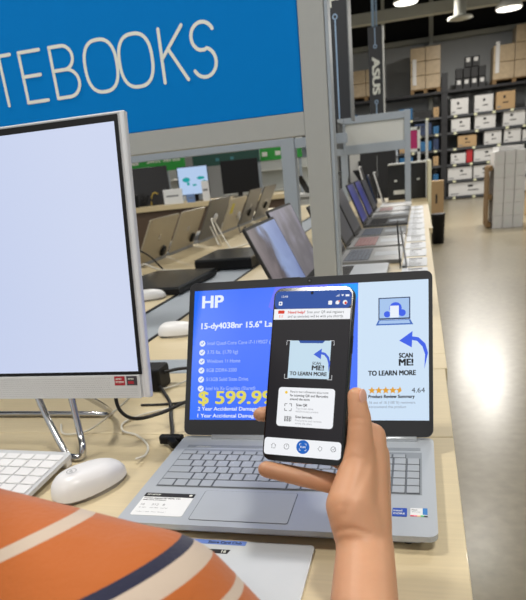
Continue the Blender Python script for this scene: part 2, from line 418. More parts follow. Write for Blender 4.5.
_t = bpy.data.objects['tabletop.002'].parent
MB().box((0.02 - .033, 0.5875 - 1.821, T - 0.03), (0.391 - .033, 0.6815 - 1.821, T), 0.0015).build('tabletop_infill', M_wood, _t)
table(-0.325, 0.41, 2.964, 5.9, 'far pale maple table carrying the black crate')
table(-1.25, -0.485, 0.682, 3.1, 'pale maple table on the left carrying the tan laptops')
table(-1.25, -0.485, 3.104, 5.9, 'far left maple table carrying the last dark laptops')
tag(MB().box((-1.2, 0.587, 0.0), (0.018, 0.68, T + 0.001), 0.002).build('cross_rail', M_bluegrey), 'blue grey metal rail between the near end table and the rows', 'rail')
tag(MB().box((-0.483, 0.682, 0.0), (-0.327, 5.9, T - 0.002), 0.002).build('spine_rail', M_bluegrey), 'long grey metal spine between the left and right tables', 'rail')
tag(MB().box((-0.487, 0.69, T), (-0.478, 5.9, T + 0.002)).build('edge_trim', M_black), 'thin black trim strip along the left edge of the grey spine rail', 'trim')
mb = MB().box((-0.334, 0.69, T), (-0.326, 5.9, T + 0.002))
tag(mb.build('edge_trim', M_black), 'thin black trim strip along the right edge of the grey spine rail', 'trim')
tag(MB().box((0.412, 5.0, 0.0), (0.44, 5.9, T + 0.32), 0.003).build('end_panel', mat('cream_panel', (214, 208, 176), 0.5)), 'tall cream panel standing at the far aisle end of the tables', 'panel')

# ------------------------------------------------------------------ sign gantry with NOTEBOOKS
M_sign = mat('blue_sign_vinyl', (0, 118, 196), 0.85, noise=0.01); M_sign.node_tree.nodes['Principled BSDF'].inputs['Specular IOR Level'].default_value = 0.1
M_letter = mat('off_white_vinyl', (222, 224, 214), 0.5)
SK = [0]
def stroke(mb, pts, wd, z, dz=0.0):
    """ribbon of constant width with round ends in the local xy plane"""
    P = [Vector((p[0], p[1])) for p in pts]; L = []; Rr = []
    for i, p in enumerate(P):
        d = (P[min(i + 1, len(P) - 1)] - P[max(i - 1, 0)])
        if (P[0] - P[-1]).length < 1e-6 and i in (0, len(P) - 1): d = P[1] - P[-2]
        d.normalize(); n = Vector((-d.y, d.x)) * wd / 2; L.append(p + n); Rr.append(p - n)
    for i in range(len(P) - 1):
        mb.add([(L[i].x, L[i].y, z), (Rr[i].x, Rr[i].y, z), (Rr[i + 1].x, Rr[i + 1].y, z), (L[i + 1].x, L[i + 1].y, z)], [[0, 1, 2, 3]])
    if (P[0] - P[-1]).length > 1e-6:
        for p in (P[0], P[-1]): mb.flat(disc(p.x, p.y, wd / 2, 12), z + dz)
def arc(cx, cy, rx, ry, a0, a1, n=20): return [(cx + rx * math.cos(math.radians(a0 + (a1 - a0) * k / n)), cy + ry * math.sin(math.radians(a0 + (a1 - a0) * k / n))) for k in range(n + 1)]
def super_o(w_, h, n=48):
    out = []
    for k in range(n + 1):
        a = 2 * PI * k / n; c, s_ = math.cos(a), math.sin(a); e = 2 / 2.5
        out.append((w_ / 2 + w_ / 2 * math.copysign(abs(c) ** e, c), h / 2 + h / 2 * math.copysign(abs(s_) ** e, s_)))
    return out
LET = {
 'N': (.8, [[(0, 0), (0, 1)], [(0, 1), (.56, 0)], [(.56, 0), (.56, 1)]]), 'T': (.6, [[(-.02, 1), (.56, 1)], [(.27, 1), (.27, 0)]]),
 'E': (.5, [[(0, 0), (0, 1)], [(0, 1), (.43, 1)], [(0, .52), (.37, .52)], [(0, 0), (.43, 0)]]),
 'B': (.6, [[(0, 0), (0, 1)], [(0, 1)] + arc(.26, .77, .22, .23, 90, -90) + [(0, .54)], [(0, .54)] + arc(.28, .27, .26, .27, 90, -90) + [(0, 0)]]),
 'O': (.72, [super_o(.62, 1)]), 'K': (.58, [[(0, 0), (0, 1)], [(.5, 1), (.02, .46)], [(.17, .60), (.52, 0)]]),
 'S': (.5, [arc(.26, .75, .23, .25, 25, 180) + arc(.26, .74, .23, .25, 180, 250, 8) + [(.27, .5)] + arc(.24, .27, .24, .27, 70, -150, 22)])}
YS = 0.93
t = thing('sign_gantry', 'grey framed gantry over the tables with a blue NOTEBOOKS header', 'sign frame', (0.12, YS, T))
def gp(x): return x - 0.12
MB().box((gp(0.094), 0, 0.0), (gp(0.149), 0.055, 1.35), 0.002).build('post', M_grey, t)
MB().box((gp(0.1495), 0.004, 0.0), (gp(0.157), 0.05, 1.35), 0.001).build('post_edge_strip', M_bluegrey, t)
MB().box((gp(-1.46), 0, 0.0), (gp(-1.405), 0.055, 1.35), 0.002).build('post', M_grey, t)
MB().box((gp(-1.405), 0.004, 0.442), (gp(0.0935), 0.055, 0.49), 0.001).build('crossbeam', M_grey, t)
MB().box((gp(-1.405), 0.004, 0.95), (gp(0.0935), 0.055, 1.0), 0.001).build('crossbeam', M_grey, t)
hd = MB().box((gp(-1.403), 0.012, 0.492), (gp(0.0915), 0.045, 0.948)).build('header_panel', M_sign, t)
mb = MB().at(Matrix.Translation((gp(0), 0.0115, 0.587)) @ Matrix.Rotation(PI / 2, 4, 'X'))
hh = 0.108
pos = {'N': (-.836, .066), 'O0': (-.748, .082), 'T': (-.672, .060), 'E': (-.588, .056), 'B': (-.505, .064), 'O1': (-.420, .082), 'O2': (-.331, .082), 'K': (-.226, .058), 'S': (-.154, .056)}
for key, (x, ww) in pos.items():
    mxx = max(p[0] for st in LET[key[0]][1] for p in st)
    for q, st in enumerate(LET[key[0]][1]):
        stroke(mb, [(x + px * ww / mxx, py * hh) for px, py in st], 0.0075, 0.0004 * q, 0.0002)
mb.build('header_lettering', M_letter, hd)
for z in (0.73, 0.60): MB().box((gp(0.0917), 0.02, z), (gp(0.0938), 0.03, z + 0.025)).build('panel_clip', M_chrome, t)
# rear part of the gantry along the spine
t = thing('rear_gantry', 'blue grey gantry behind the NOTEBOOKS sign with a post on the spine', 'sign frame', (-0.36, 3.0, T))
MB().box((-0.03, -0.03, -0.0), (0.045, 0.045, 1.2), 0.002).build('post', M_bluegrey, t)
MB().box((-2.4, -0.02, 0.488), (-0.03, 0.03, 0.545), 0.002).build('crossbeam', M_bluegrey, t)
MB().box((0.045, -0.02, 0.470), (0.33, 0.03, 0.52), 0.002).build('crossbeam', M_bluegrey, t)
MB().box((-2.4, -0.02, 0.565), (-0.03, 0.02, 1.0), 0.002).build('header_panel', M_blackm, t)
MB().box((0.045, -0.02, 0.525), (0.28, 0.02, 0.60), 0.002).build('header_panel', M_blackm, t)
# far header with white panel
t = thing('far_gantry', 'grey framed header with a blank pale panel above the far laptops', 'sign frame', (0, 5.0, T))
MB().box((0.226, 0, 0), (0.274, 0.05, 0.72), 0.002).build('post', M_bluegrey, t)
MB().box((-0.30, 0, 0), (-0.255, 0.05, 0.72), 0.002).build('post', M_bluegrey, t)
MB().box((-0.255, 0.0, 0.66), (0.226, 0.05, 0.715), 0.002).build('crossbeam', M_bluegrey, t)
MB().box((-0.255, 0.0, 0.425), (0.226, 0.05, 0.495), 0.002).build('crossbeam', M_bluegrey, t)
MB().box((-0.255, 0.015, 0.496), (0.226, 0.035, 0.659)).build('header_panel', M_lightgrey, t)
t = thing('side_header', 'grey side rail with a dark mesh panel running back from the front post', 'sign frame', (-0.29, 3.06, T))
MB().box((0, 0, 0.66), (0.03, 1.9, 0.71), 0.002).build('side_rail', M_bluegrey, t)
MB().box((0, 0, 0.42), (0.03, 1.9, 0.47), 0.002).build('side_rail', M_bluegrey, t)
MB().box((0.008, 0.0, 0.471), (0.02, 1.9, 0.659)).build('mesh_panel', mat('dark_mesh', (74, 76, 78), 0.5, metal=.3, noise=.25, scale=30), t)
# magenta sign behind
t = thing('magenta_sign', 'small magenta sign in a grey frame beyond the white header', 'sign', (0.27, 6.5, 0))
mb = MB()
mb.box((-0.045, 0, T + 0.40), (0.08, 0.03, T + 0.43)).box((-0.045, 0, T + 0.61), (0.08, 0.03, T + 0.64)).box((0.055, 0, 0.0), (0.085, 0.03, T + 0.64)).box((-0.06, 0, 0), (-0.045, 0.03, T + 0.64))
mb.build('sign_frame', M_lightgrey, t)
MB().box((-0.044, 0.008, T + 0.431), (0.054, 0.02, T + 0.609)).build('sign_panel', mat('magenta_vinyl', (168, 18, 92), 0.5), t)
t = thing('slim_post', 'slim grey post standing right of the magenta sign', 'post', (0.44, 6.9, 0))
MB().box((-0.03, -0.015, 0), (0.0, 0.015, 1.66), 0.002).build('post', M_lightgrey, t)
MB().box((-0.05, -0.04, 0), (0.02, 0.04, 0.012)).build('foot_plate', M_lightgrey, t)

# hanging banners
M_banner = mat('black_banner', (38, 40, 44), 0.5)
M_bline = mat('pale_blue_line', (150, 178, 208), 0.5)
t = thing('hanging_banner', 'tall black double banner hanging beside the grey post, white letter at top', 'banner', (-0.045, 2.5, T + 0.56))
MB().box((0, 0, 0), (0.088, 0.012, 2.2)).build('banner_face', M_banner, t)
MB().box((0.0885, -0.01, -0.01), (0.093, 0.14, 2.2)).build('banner_edge', mat('banner_side', (112, 116, 118), 0.5), t)
mb = MB().at(Matrix.Translation((0, -0.0015, 0)) @ Matrix.Rotation(PI / 2, 4, 'X')).use(M_bline)
mb.prism(rrect(0.034, 0.0, 0.040, 0.39, 0.001), 0, 0.001)
stroke(mb, arc(0.037, 0.402, 0.009, 0.009, 0, 360), 0.005, 0.001)
mb.build('banner_line', None, t); mb = MB().use(M_letter)
mb.at(Matrix.Translation((0.018, -0.0015, 0.61)) @ Matrix.Rotation(PI / 2, 4, 'X') @ Matrix.Rotation(-PI / 2, 4, 'Z'))
mb.text('DELL', 0, 0, 0.042, 0.17, 0.03, 0.001)
mb.build('banner_lettering', None, t)
t = thing('hanging_banner', 'small black hanging banner lettered ASUS above the far header', 'banner', (-0.255, 8.0, T + 0.82))
MB().box((0, 0, 0), (0.17, 0.02, 1.03)).build('banner_face', M_banner, t)
MB().box((0.1705, -0.01, 0.0), (0.185, 0.10, 1.03)).build('banner_edge', M_lightgrey, t)
mb = MB().at(Matrix.Translation((0, -0.003, 0)) @ Matrix.Rotation(PI / 2, 4, 'X')).use(M_bline)
for a, b, c in ((0.0, 0.19, .21), (0.84, 1.02, .82)):
    mb.flat([(0.078, a), (0.09, a), (0.09, b), (0.078, b)], 0.001)
    stroke(mb, arc(0.084, c, 0.018, 0.018, 0, 360), 0.01, 0.0012)
    mb.build('banner_line', None, t); mb = MB().at(Matrix.Translation((0, -0.003, 0)) @ Matrix.Rotation(PI / 2, 4, 'X')).use(M_bline)
mb.use(M_letter).at(Matrix.Translation((0.045, -0.003, 0.70)) @ Matrix.Rotation(PI / 2, 4, 'X') @ Matrix.Rotation(-PI / 2, 4, 'Z'))
mb.text('ASUS', 0, 0, 0.085, 0.40, 0.05, 0.001)
mb.build('banner_lettering', None, t)
tag(MB().tube([(-0.19, 8.01, T + 1.85), (-0.19, 8.01, 6.99)], 0.018).tube([(-0.15, 8.01, T + 1.85), (-0.15, 8.01, 6.99)], 0.010).build('banner_rod', M_bline), 'pale twin rods that hold the ASUS banner from the ceiling', 'rod')

# ------------------------------------------------------------------ generic display laptop
def laptop(label, loc, rz, W, D, H, tilt, body, lid, scr, grp, keym=None, cards=None, logo=True, nr=6, nc=14):
    """front at -y, hinge at y=0 (local); base lies on z=0"""
    t = thing('display_laptop', label, 'laptop', loc, (0, 0, rz), group=grp)
    MB().prism(rrect(-W / 2, -D, W / 2, 0.012, 0.012), 0.002, 0.016).build('base', body, t)
    mb = MB().use(M_black).box((-W / 2 + .025, -0.12, 0.0161), (W / 2 - .025, -0.022, 0.0166)).use(keym or M_black)
    kw = (W - .056) / nc; kh = 0.095 / nr
    for r in range(nr):
        for c in range(nc):
            x = -W / 2 + 0.028 + c * kw; y = -0.118 + r * kh
            mb.box((x, y, 0.0166), (x + kw * .86, y + kh * .84, 0.0182))
    mb.build('keyboard', None, t)
    MB().box((-0.06, -D + 0.015, 0.0161), (0.05, -0.135, 0.0166)).build('touchpad', M_silverkey if body != M_silver else M_silver, t)
    L = Matrix.Translation((0, 0.004, 0.018)) @ Matrix.Rotation(-tilt, 4, 'X') @ Matrix.Rotation(PI / 2, 4, 'X')
    # local lid frame: x right, y up the lid, z toward viewer
    mb = MB().at(L); mb.prism(rrect(-W / 2, 0.0, W / 2, H, 0.01), -0.007, 0.0)
    ld = mb.build('lid', lid, t)
    MB().at(L).use(M_black).prism(rrect(-W / 2 + .002, 0.003, W / 2 - .002, H - .002, 0.009), 0.0001, 0.0006).build('bezel', None, ld)
    MB().at(L).box((-W / 2 + .008, 0.018, 0.0007), (W / 2 - .008, H - .008, 0.001)).build('screen', scr, ld)
    if logo: MB().at(L).prism(disc(0, H * .52, 0.014, 16), -0.0076, -0.0071).build('lid_badge', M_chrome, ld)
    MB().tube([(-W / 2 + .04, 0.004, 0.013), (W / 2 - .04, 0.004, 0.013)], 0.006).build('hinge', M_black, t)
    return t
M_tanlid = mat('champagne_lid', (168, 158, 136), 0.35, metal=0.35, noise=0.03)
M_tanlid2 = mat('pale_champagne_lid', (186, 176, 152), 0.4, metal=0.25, noise=0.03)
M_darklid = mat('graphite_lid', (84, 80, 72), 0.35, metal=0.3, noise=0.05)
M_darkbase = mat('graphite_base', (70, 72, 76), 0.4, metal=0.3)
M_greybase = mat('grey_base', (128, 130, 132), 0.4, metal=0.3)
M_redkey = mat('rose_keycap', (142, 98, 98), 0.5)
M_bluekey = mat('slate_keycap', (88, 96, 110), 0.5)
S_grey = screen_gradient('screen_painted_reflection', [(0.0, (40, 38, 44)), (.35, (128, 118, 122)), (.5, (86, 78, 84)), (.62, (150, 170, 215)), (1.0, (96, 112, 170))], 'X', 1.6, 0.35, tex=(9, 0.5, 0.8), s=.8)  # reflection of the hall painted into the emitted screen colours
S_lav = screen_gradient('screen_product_page', [(0.0, (70, 66, 74)), (.42, (120, 116, 122)), (.55, (150, 146, 162)), (1.0, (170, 160, 186))], 'Y', 1.0, 0.1, tex=(14, 0.55, 0.2), s=.8)
S_navy = screen_gradient('screen_navy', [(0.0, (14, 20, 60)), (.5, (34, 42, 130)), (1.0, (20, 24, 50))], 'X', 1.5, 0.5, tex=(8, 0.3, 0.5), s=.8)
S_dim = screen_gradient('screen_dim', [(0.0, (24, 24, 30)), (1.0, (58, 60, 70))], 'X', 1.5, 0.5, tex=(10, 0.4, 0.5), s=.7)
TR = math.radians(24)
XH = -0.005
GR = 'display laptops facing the aisle'
rowR = [ # y centre, W, H, tilt, hinge x, body, lid, screen, keys, label
 (1.215, .355, .245, 25, .005, M_silver, M_blackm, S_grey, M_black, 'laptop with a grey reflection painted on its screen, the nearest of the aisle row, left of the post'),
 (1.585, .375, .262, 24, -.012, M_silver, M_blackm, S_lav, M_black, 'laptop with a lavender page on screen, partly behind the grey post'),
 (2.02, .36, .235, 24, .03, M_greybase, M_blackm, S_dim, M_bluekey, 'grey laptop right of the post with slate blue keys, nearest visible keyboard'),
 (2.44, .36, .235, 24, .03, M_greybase, M_darklid, S_dim, M_redkey, 'laptop with rose tinted keys, fourth in the aisle row'),
 (2.84, .36, .25, 24, .03, M_greybase, M_blackm, S_dim, M_bluekey, 'dark screened laptop with a yellow card behind its hinge, fifth in the aisle row'),
 (3.38, .37, .25, 22, .03, M_darkbase, M_blackm, S_navy, M_black, 'laptop with a navy blue screen and thick dark base, sixth in the aisle row'),
 (3.85, .37, .25, 22, .03, M_greybase, M_blackm, S_navy, M_greybase, 'laptop with a bright blue streak on screen, seventh in the aisle row'),
 (4.3, .36, .24, 22, .03, M_greybase, M_blackm, S_dim, M_redkey, 'far laptop with dull red keys, eighth in the aisle row'),
]
for (y, W, H, ti, hx, bd, ld, sc, km, lb) in rowR:
    laptop(lb, (hx, y, T), PI / 2, W, 0.245, H, math.radians(ti), bd, ld, sc, GR, keym=km)
tag(MB().at(Matrix.Translation((0.16, 4.72, T))).prism(rrect(-0.12, -0.17, 0.12, 0.17, 0.015), 0.0, 0.018).build('closed_laptop', M_white), 'closed white laptop lying at the far end of the aisle row', 'laptop')
GL = 'display laptops seen from behind on the left'
rowL = [ # y centre, W, H, tilt, hinge x, lid, label
 (1.72, .36, .22, 30, -1.03, M_darklid, 'dark brown laptop seen from behind at the left, beside the monitor edge'),
 (2.31, .365, .225, 28, -.955, M_tanlid, 'tan laptop back nearest the big monitor'),
 (2.72, .375, .225, 28, -.955, M_tanlid, 'tan laptop back with a looped white cable at its right'),
 (3.23, .42, .25, 26, -.96, M_darklid, 'dark grey laptop back carrying a white round security puck'),
 (3.68, .40, .225, 26, -.96, M_tanlid2, 'pale laptop back with a yellow sticker'),
 (4.12, .38, .26, 26, -.96, M_darklid, 'dark laptop back with a black puck, right of the yellow sticker'),
 (4.60, .44, .265, 26, -.96, M_darklid, 'last dark laptop back of the left row'),
]
left_objs = []
for (y, W, H, ti, hx, ld, lb) in rowL:
    left_objs.append(laptop(lb, (hx, y, T), -PI / 2, W, 0.2, H, math.radians(ti), M_greybase, ld, S_dim, GL, keym=M_black))
def on_lid(i, x, y, z0=-0.0072):
    """matrix on the back of lid i: x along the lid, y up"""
    ti = math.radians(rowL[i][3])
    return Matrix.Translation((0, 0.004, 0.018)) @ Matrix.Rotation(-ti, 4, 'X') @ Matrix.Rotation(PI / 2, 4, 'X') @ Matrix.Translation((x, y, z0))
for i, x, y, m_ in ((3, .02, .13, M_white), (4, -.12, .09, M_white), (5, .0, .08, M_black), (6, -.03, .1, M_black), (1, -.10, .035, M_black), (2, -.12, .05, M_black)):
    MB().at(on_lid(i, x, y)).lathe([(0.024, -0.012), (0.028, -0.006), (0.028, 0.0)][::1], n=18).build('security_puck', m_, left_objs[i])
MB().at(on_lid(4, 0.10, .16)).box((-0.03, -0.04, -0.001), (0.03, 0.03, -0.0001)).build('yellow_sticker', mat('yellow_sticker', (214, 200, 40), 0.5), left_objs[4])
# yellow-white info cards at the hinges of the aisle row
M_ycard = mat('cream_card', (222, 218, 170), 0.5)
for k, (y, x, rr) in enumerate(((2.05, -0.105, .3), (2.52, -0.105, .3), (3.2, -0.10, .25), (3.72, -.10, .2))):
    t = thing('info_card', 'cream info card standing behind the %s laptop right of the post' % ['first', 'second', 'fourth', 'fifth'][k], 'card', (x - .03, y + .2, T), (0, 0, 0.0), 'cream cards between the aisle laptops')
    MB().at(Matrix.Rotation(-0.42, 4, 'Y')).box((-0.001, -0.045, 0.0), (0.001, 0.045, 0.17)).build('card_face', M_ycard, t)
    MB().at(Matrix.Rotation(-0.42, 4, 'Y')).box((0.0015, -0.035, 0.10), (0.002, 0.035, 0.15)).build('card_print', M_inkg, t)

# flat product cards along the aisle edge
k = 0
ys = [1.40, 1.61, 1.84, 2.08, 2.30, 2.54, 2.80, 3.10, 3.4, 3.72, 4.05, 4.4]
for k, y in enumerate(ys):
    t = thing('price_card', 'flat pale price card on the aisle edge, %s from the open laptop' % ['first', 'second', 'third', 'fourth', 'fifth', 'sixth', 'seventh', 'eighth', 'ninth', 'tenth', 'eleventh', 'twelfth'][k], 'card', (0.325, y, T), (0, 0, random.uniform(-.03, .03)), 'price cards along the aisle edge')
    h = 0.096 if y < 2.7 else .14
    MB().prism(rrect(-0.044, -h, 0.044, h, .006), 0, 0.003).build('card_face', mat('pale_grey_card', (200, 204, 210), .45), t)
    for j in range(5): MB().box((-0.022, -h + 0.02 + j * h * .3, 0.0031), (random.uniform(0.0, .024), -h + .026 + j * h * .3, 0.0035)).build('printed_line', M_inkg, t)
    MB().box((-0.022, h - 0.035, 0.0031), (0.026, h - .02, 0.0035)).build('printed_heading', M_ink, t)
t = thing('card_holder', 'thin black folded card holder leaning over the price cards', 'card holder', (0.275, 1.75, T + .003))
MB().at(Matrix.Rotation(-.06, 4, 'Y')).box((-.002, -.05, 0), (.0, .05, .16)).build('holder_panel', M_black, t)
MB().at(Matrix.Translation((.022, 0, 0)) @ Matrix.Rotation(-.15, 4, 'Y')).box((-.002, -.045, 0), (.0, .055, .14)).build('holder_panel', M_inkg, t)
# black crate on the far table
t = thing('black_crate', 'large black equipment crate at the far end of the aisle table', 'crate', (0.235, 5.45, T))
MB().box((-0.17, 0, 0), (0.165, 0.32, 0.30), 0.006).build('crate_body', mat('black_moulded', (20, 21, 23), .5), t)
MB().box((-0.17, -0.006, 0.302), (0.165, 0.31, 0.315), 0.003).build('pale_lid_edge', M_lightgrey, t)
for x in (-0.1, 0.1): MB().box((x - .012, -0.012, 0.16), (x + .012, -0.001, 0.175)).build('latch', M_lightgrey, t)
MB().box((-0.12, -.01, 0.05), (-0.02, -.001, .085)).build('white_label', M_lightgrey, t)
MB().box((-.004, -.008, 0.02), (.004, -.001, .29)).build('centre_rib', M_grey, t)
# tall slim white/blue items left of crate
for k, (x, y, c, h) in enumerate(((-0.06, 5.1, M_white, .34), (-0.02, 5.15, M_navy, .26), (0.04, 5.2, M_white, .28))):
    t = thing('standing_device', ['tall white folded tablet standing', 'blue slim tablet standing', 'white slim tablet standing'][k] + ' left of the black crate', 'tablet', (x, y, T), (0, 0, 0.0))
    MB().at(Matrix.Rotation(-0.28, 4, 'Y')).box((-.008, -.1, .004), (.004, .1, h), .003).build('device_body', c, t)
    MB().at(Matrix.Rotation(-0.28, 4, 'Y')).box((.0041, -.09, .012), (.0055, .09, h - .012)).build('screen', M_black, t)

# ------------------------------------------------------------------ things lying on the left table
def slab(label, pts, z0, z1, loc):
    t = thing('closed_laptop', label, 'laptop', (loc[0], loc[1], T + z0))
    poly = [(p[0] - loc[0], p[1] - loc[1]) for p in pts]
    MB().prism(poly, 0, z1 - .008).build('base', M_black, t)
    c = [(x * .99, y * .99) for x, y in poly]
    MB().prism(c, z1 - .0075, z1).build('lid', mat('black_glossy_lid', (46, 48, 50), .22, noise=.05), t)
slab('closed black laptop lying on the left table beside the monitor', [(-.80, 1.455), (-.47, 1.435), (-.455, 1.82), (-.72, 1.84)], .003, .026, (-.62, 1.62))
slab('closed black laptop lying farther along the left table', [(-.585, 1.93), (-.335, 1.93), (-.335, 2.27), (-.585, 2.27)], .003, .045, (-.46, 2.1))
def mouse(label, loc, rz, s=1.0, cat='mouse', badge=True):
    t = thing('computer_mouse', label, cat, loc, (0, 0, rz))
    # dome over an oval footprint; local +x is the front
    vs = []; fs = []; nu, nv = 28, 10
    for j in range(nv + 1):
        a = j / nv * PI / 2
        for k in range(nu):
            b = 2 * PI * k / nu; c, s_ = math.cos(b), math.sin(b)
            ex = 0.85
            x = 0.054 * math.copysign(abs(c) ** ex, c); y = 0.0305 * math.copysign(abs(s_) ** ex, s_) * (1.0 - 0.10 * c)
            kk = math.cos(a) ** 0.55
            z = 0.006 + (0.029 - 0.004 * c * kk) * math.sin(a) ** 0.9
            vs.append((x * kk * s, y * kk * s, z * s))
    for j in range(nv):
        for k in range(nu): fs.append([j * nu + k, j * nu + (k + 1) % nu, (j + 1) * nu + (k + 1) % nu, (j + 1) * nu + k])
    fs.append([nv * nu + k for k in range(nu)]); 
    body = MB().add(vs, fs, True).build('mouse_shell', M_white, t)
    poly = [(0.050 * s * math.cos(2 * PI * k / 28), 0.029 * s * math.sin(2 * PI * k / 28)) for k in range(28)]
    MB().prism(poly, 0.0, 0.0062 * s).build('mouse_base', mat('mouse_base_grey', (150, 146, 138), .4), t)
    if badge:
        mb = MB().at(Matrix.Translation((-0.024, -.004, 0.0384)) @ Matrix.Rotation(-0.04, 4, 'Y') @ Matrix.Rotation(-PI / 2, 4, 'Z'))
        stroke(mb, arc(0, 0, .0062, .0062, 0, 360), .0008, 0); mb.text('hp', 0, -0.0022, .005, .0065, .0, 0, 'C')
        mb.build('round_badge', M_inkg, t)
    return t
mouse('small white mouse on the left table beside the big monitor edge', (-.555, 1.38, T), 0.5, badge=False)
mouse('white mouse on the table between the monitor and open laptop, near the grey rail', (-.265, .895, T), 0.15, badge=False)
mouse('white computer mouse with a round badge beside the white keyboard', (-.090, .104, T), math.radians(60), 1.0)

# ------------------------------------------------------------------ store beyond on the left
M_green = mat('green_header', (30, 150, 50), .5); M_dgreen = mat('dark_green_header', (14, 70, 60), .5)
t = thing('corner_desk', 'long pale wood desk beyond the left laptops carrying screens', 'desk', (-2.6, 7.0, 0), (0, 0, 0.22), )
MB().box((-1.7, 0, T + .02), (1.4, .8, T + .08), .004).build('desk_top', M_wood2, t)
MB().box((-1.65, .05, 0.05), (1.35, .75, T + .0195)).build('desk_front', mat('walnut_panel', (84, 66, 50), .6), t)
MB().box((-1.6, .08, 0.0), (1.3, .7, 0.05)).build('plinth', M_blackm, t)
def deskp(x, y, z=0): return Matrix.Translation((-2.6, 7.0, T + .08)) @ Matrix.Rotation(.22, 4, 'Z') @ Matrix.Translation((x, y, z))
def desk_thing(name, label, cat, x, y, rz=0, grp=None):
    p = deskp(x, y).to_translation(); return thing(name, label, cat, p, (0, 0, .22 + rz), grp)
t = desk_thing('large_display', 'large black glossy display panel standing on the far desk', 'display', -.56, .35)
MB().box((-.33, 0, .0), (.42, .04, .47), .006).build('panel', mat('gloss_black_panel', (40, 38, 38), .25, noise=.3, scale=3), t)
MB().box((-.1, -.05, 0), (.1, .12, .012)).build('stand_foot', M_black, t)
t = desk_thing('desktop_monitor', 'lit monitor with teal blotches on the far desk', 'monitor', .20, .32)
MB().box((-.21, 0, .08), (.19, .03, .43), .004).build('monitor_body', M_black, t)
MB().box((-.20, -.003, .09), (.18, -.0005, .42)).build('screen', emi('far_screen', (176, 200, 232), 1.0), t)
mb = MB().use(emi('teal_blotch', (20, 150, 150)))
for cx, cy, a, b in ((-.10, .27, .05, .03), (.09, .28, .05, .02), (.13, .22, .03, .03), (.0, .20, .03, .012), (-.08, .22, .02, .02)):
    MB().use(mb.mats[0]).at(Matrix.Translation((cx, -.0035, cy)) @ Matrix.Rotation(PI / 2, 4, 'X')).flat(disc(0, 0, a, 14, b), 0).build('screen_picture', None, t)
MB().box((-.03, .0305, 0), (.03, .05, .2)).box((-.1, -.05, 0), (.1, .1, .01)).build('monitor_stand', M_black, t)
t = desk_thing('desktop_monitor', 'dark unlit monitor right of the lit one on the far desk', 'monitor', .78, .3)
MB().box((-.22, 0, .05), (.26, .03, .45), .004).build('monitor_body', M_black, t)
MB().box((-.1, -.06, 0), (.1, .1, .01)).box((-.03, .031, 0), (.03, .05, .2)).build('monitor_stand', M_blackm, t)
for k, (x, w_, h, c, lb) in enumerate(((-.06, .24, .18, M_paper, 'small white leaflet box below the lit monitor'), (.36, .09, .24, M_white, 'white tower speaker before the lit monitor'), (.16, .1, .1, mat('blue_leaflet', (110, 140, 190), .5), 'small blue leaflet stand beside the white tower speaker'))):
    t = desk_thing('desk_item', lb, 'desk item', x, .06)
    MB().box((-w_ / 2, 0, 0), (w_ / 2, .05, h), .004).build('item_body', c, t)
    MB().box((-w_ * .35, -.002, h * .5), (w_ * .3, -.0005, h * .6)).build('item_print', M_inkg, t)
t = desk_thing('gadget_cluster', 'black gadgets with coiled cables on the left of the far desk', 'gadget', -.42, .1)
MB().box((-.16, 0, 0), (-.1, .05, .15), .01).build('gadget_body', M_black, t)
MB().tube(spline([(-.08, 0, .01), (-.04, .01, .1), (0, 0, .05), (.04, .01, .13), (.1, 0, .02)]), .009).build('coiled_cable', M_black, t)
MB().tube(spline([(0.06, 0.03, .01), (.08, .03, .12), (.12, .03, .16), (.16, .03, .14)]), .008).build('yellow_cable', mat('yellow_cable', (190, 160, 60), .5), t)
# green brand headers beyond
t = thing('header_sign', 'green header strip lettered acer and Swift beyond the far desk', 'sign', (-4.35, 8.2, T), (0, 0, .1))
MB().box((-.6, 0, .50), (1.42, .04, .72)).build('sign_panel', M_green, t)
mb = MB().at(Matrix.Translation((0, -.003, 0)) @ Matrix.Rotation(PI / 2, 4, 'X')); mb.text('acer', .50, .615, .07, .26, .05); mb.text('Swift Series', .86, .62, .06, .5, .02); mb.build('sign_lettering', M_letter, t)
for x in (-.6, 1.13): MB().box((x - .02, .041, -T), (x + .02, .08, .7)).build('sign_post', M_bluegrey, t)
t = thing('header_sign', 'dark green header strip above the lit monitor', 'sign', (-2.75, 8.6, T), (0, 0, .1))
MB().box((-.15, 0, .5), (.85, .04, .68)).build('sign_panel', M_dgreen, t)
for x in (.2, .42): MB().box((x, -.004, .56), (x + .05, -.001, .6)).build('sign_icon', mat('teal_print', (60, 130, 140), .5), t)
for x in (-.13, .81): MB().box((x, .041, -T), (x + .04, .08, .68)).build('sign_post', M_bluegrey, t)
t = thing('header_sign', 'bright green header strip with pale squares, nearest the middle post', 'sign', (-2.02, 9.0, T), (0, 0, .1))
MB().box((-.05, 0, .5), (1.35, .04, .68)).build('sign_panel', M_green, t)
for k in range(5): MB().box((.08 + k * .2, -.004, .56), (.16 + k * .2, -.001, .62)).build('sign_icon', M_letter, t)
for x in (-.05, .62, 1.31): MB().box((x, .041, -T), (x + .04, .08, .68)).build('sign_post', M_bluegrey, t)
t = thing('shelf_counter', 'white counter carrying a row of tilted dark laptops under the green sign', 'counter', (-1.0, 8.35, 0))
MB().box((-.4, 0, T - .04), (1.0, .7, T), .004).build('counter_top', M_whitepaint, t)
MB().box((-.35, .05, 0), (.95, .65, T - .041)).build('counter_body', M_lightgrey, t)
for k in range(5):
    t = thing('tilted_tablet', 'dark tilted device on the white counter under the green sign, %s from the left' % CNT[k], 'tablet', (-1.2 + k * .2, 8.6, T), (0, 0, .5), 'tilted devices on the white counter')
    MB().at(Matrix.Rotation(-.5, 4, 'Y')).box((-.008, -.12, .006), (.008, .12, .28), .003).build('device_body', M_darkbase if k % 2 else M_black, t)
    MB().at(Matrix.Rotation(-.5, 4, 'Y')).box((.0085, -.11, .014), (.0095, .11, .27)).build('screen', S_dim, t)
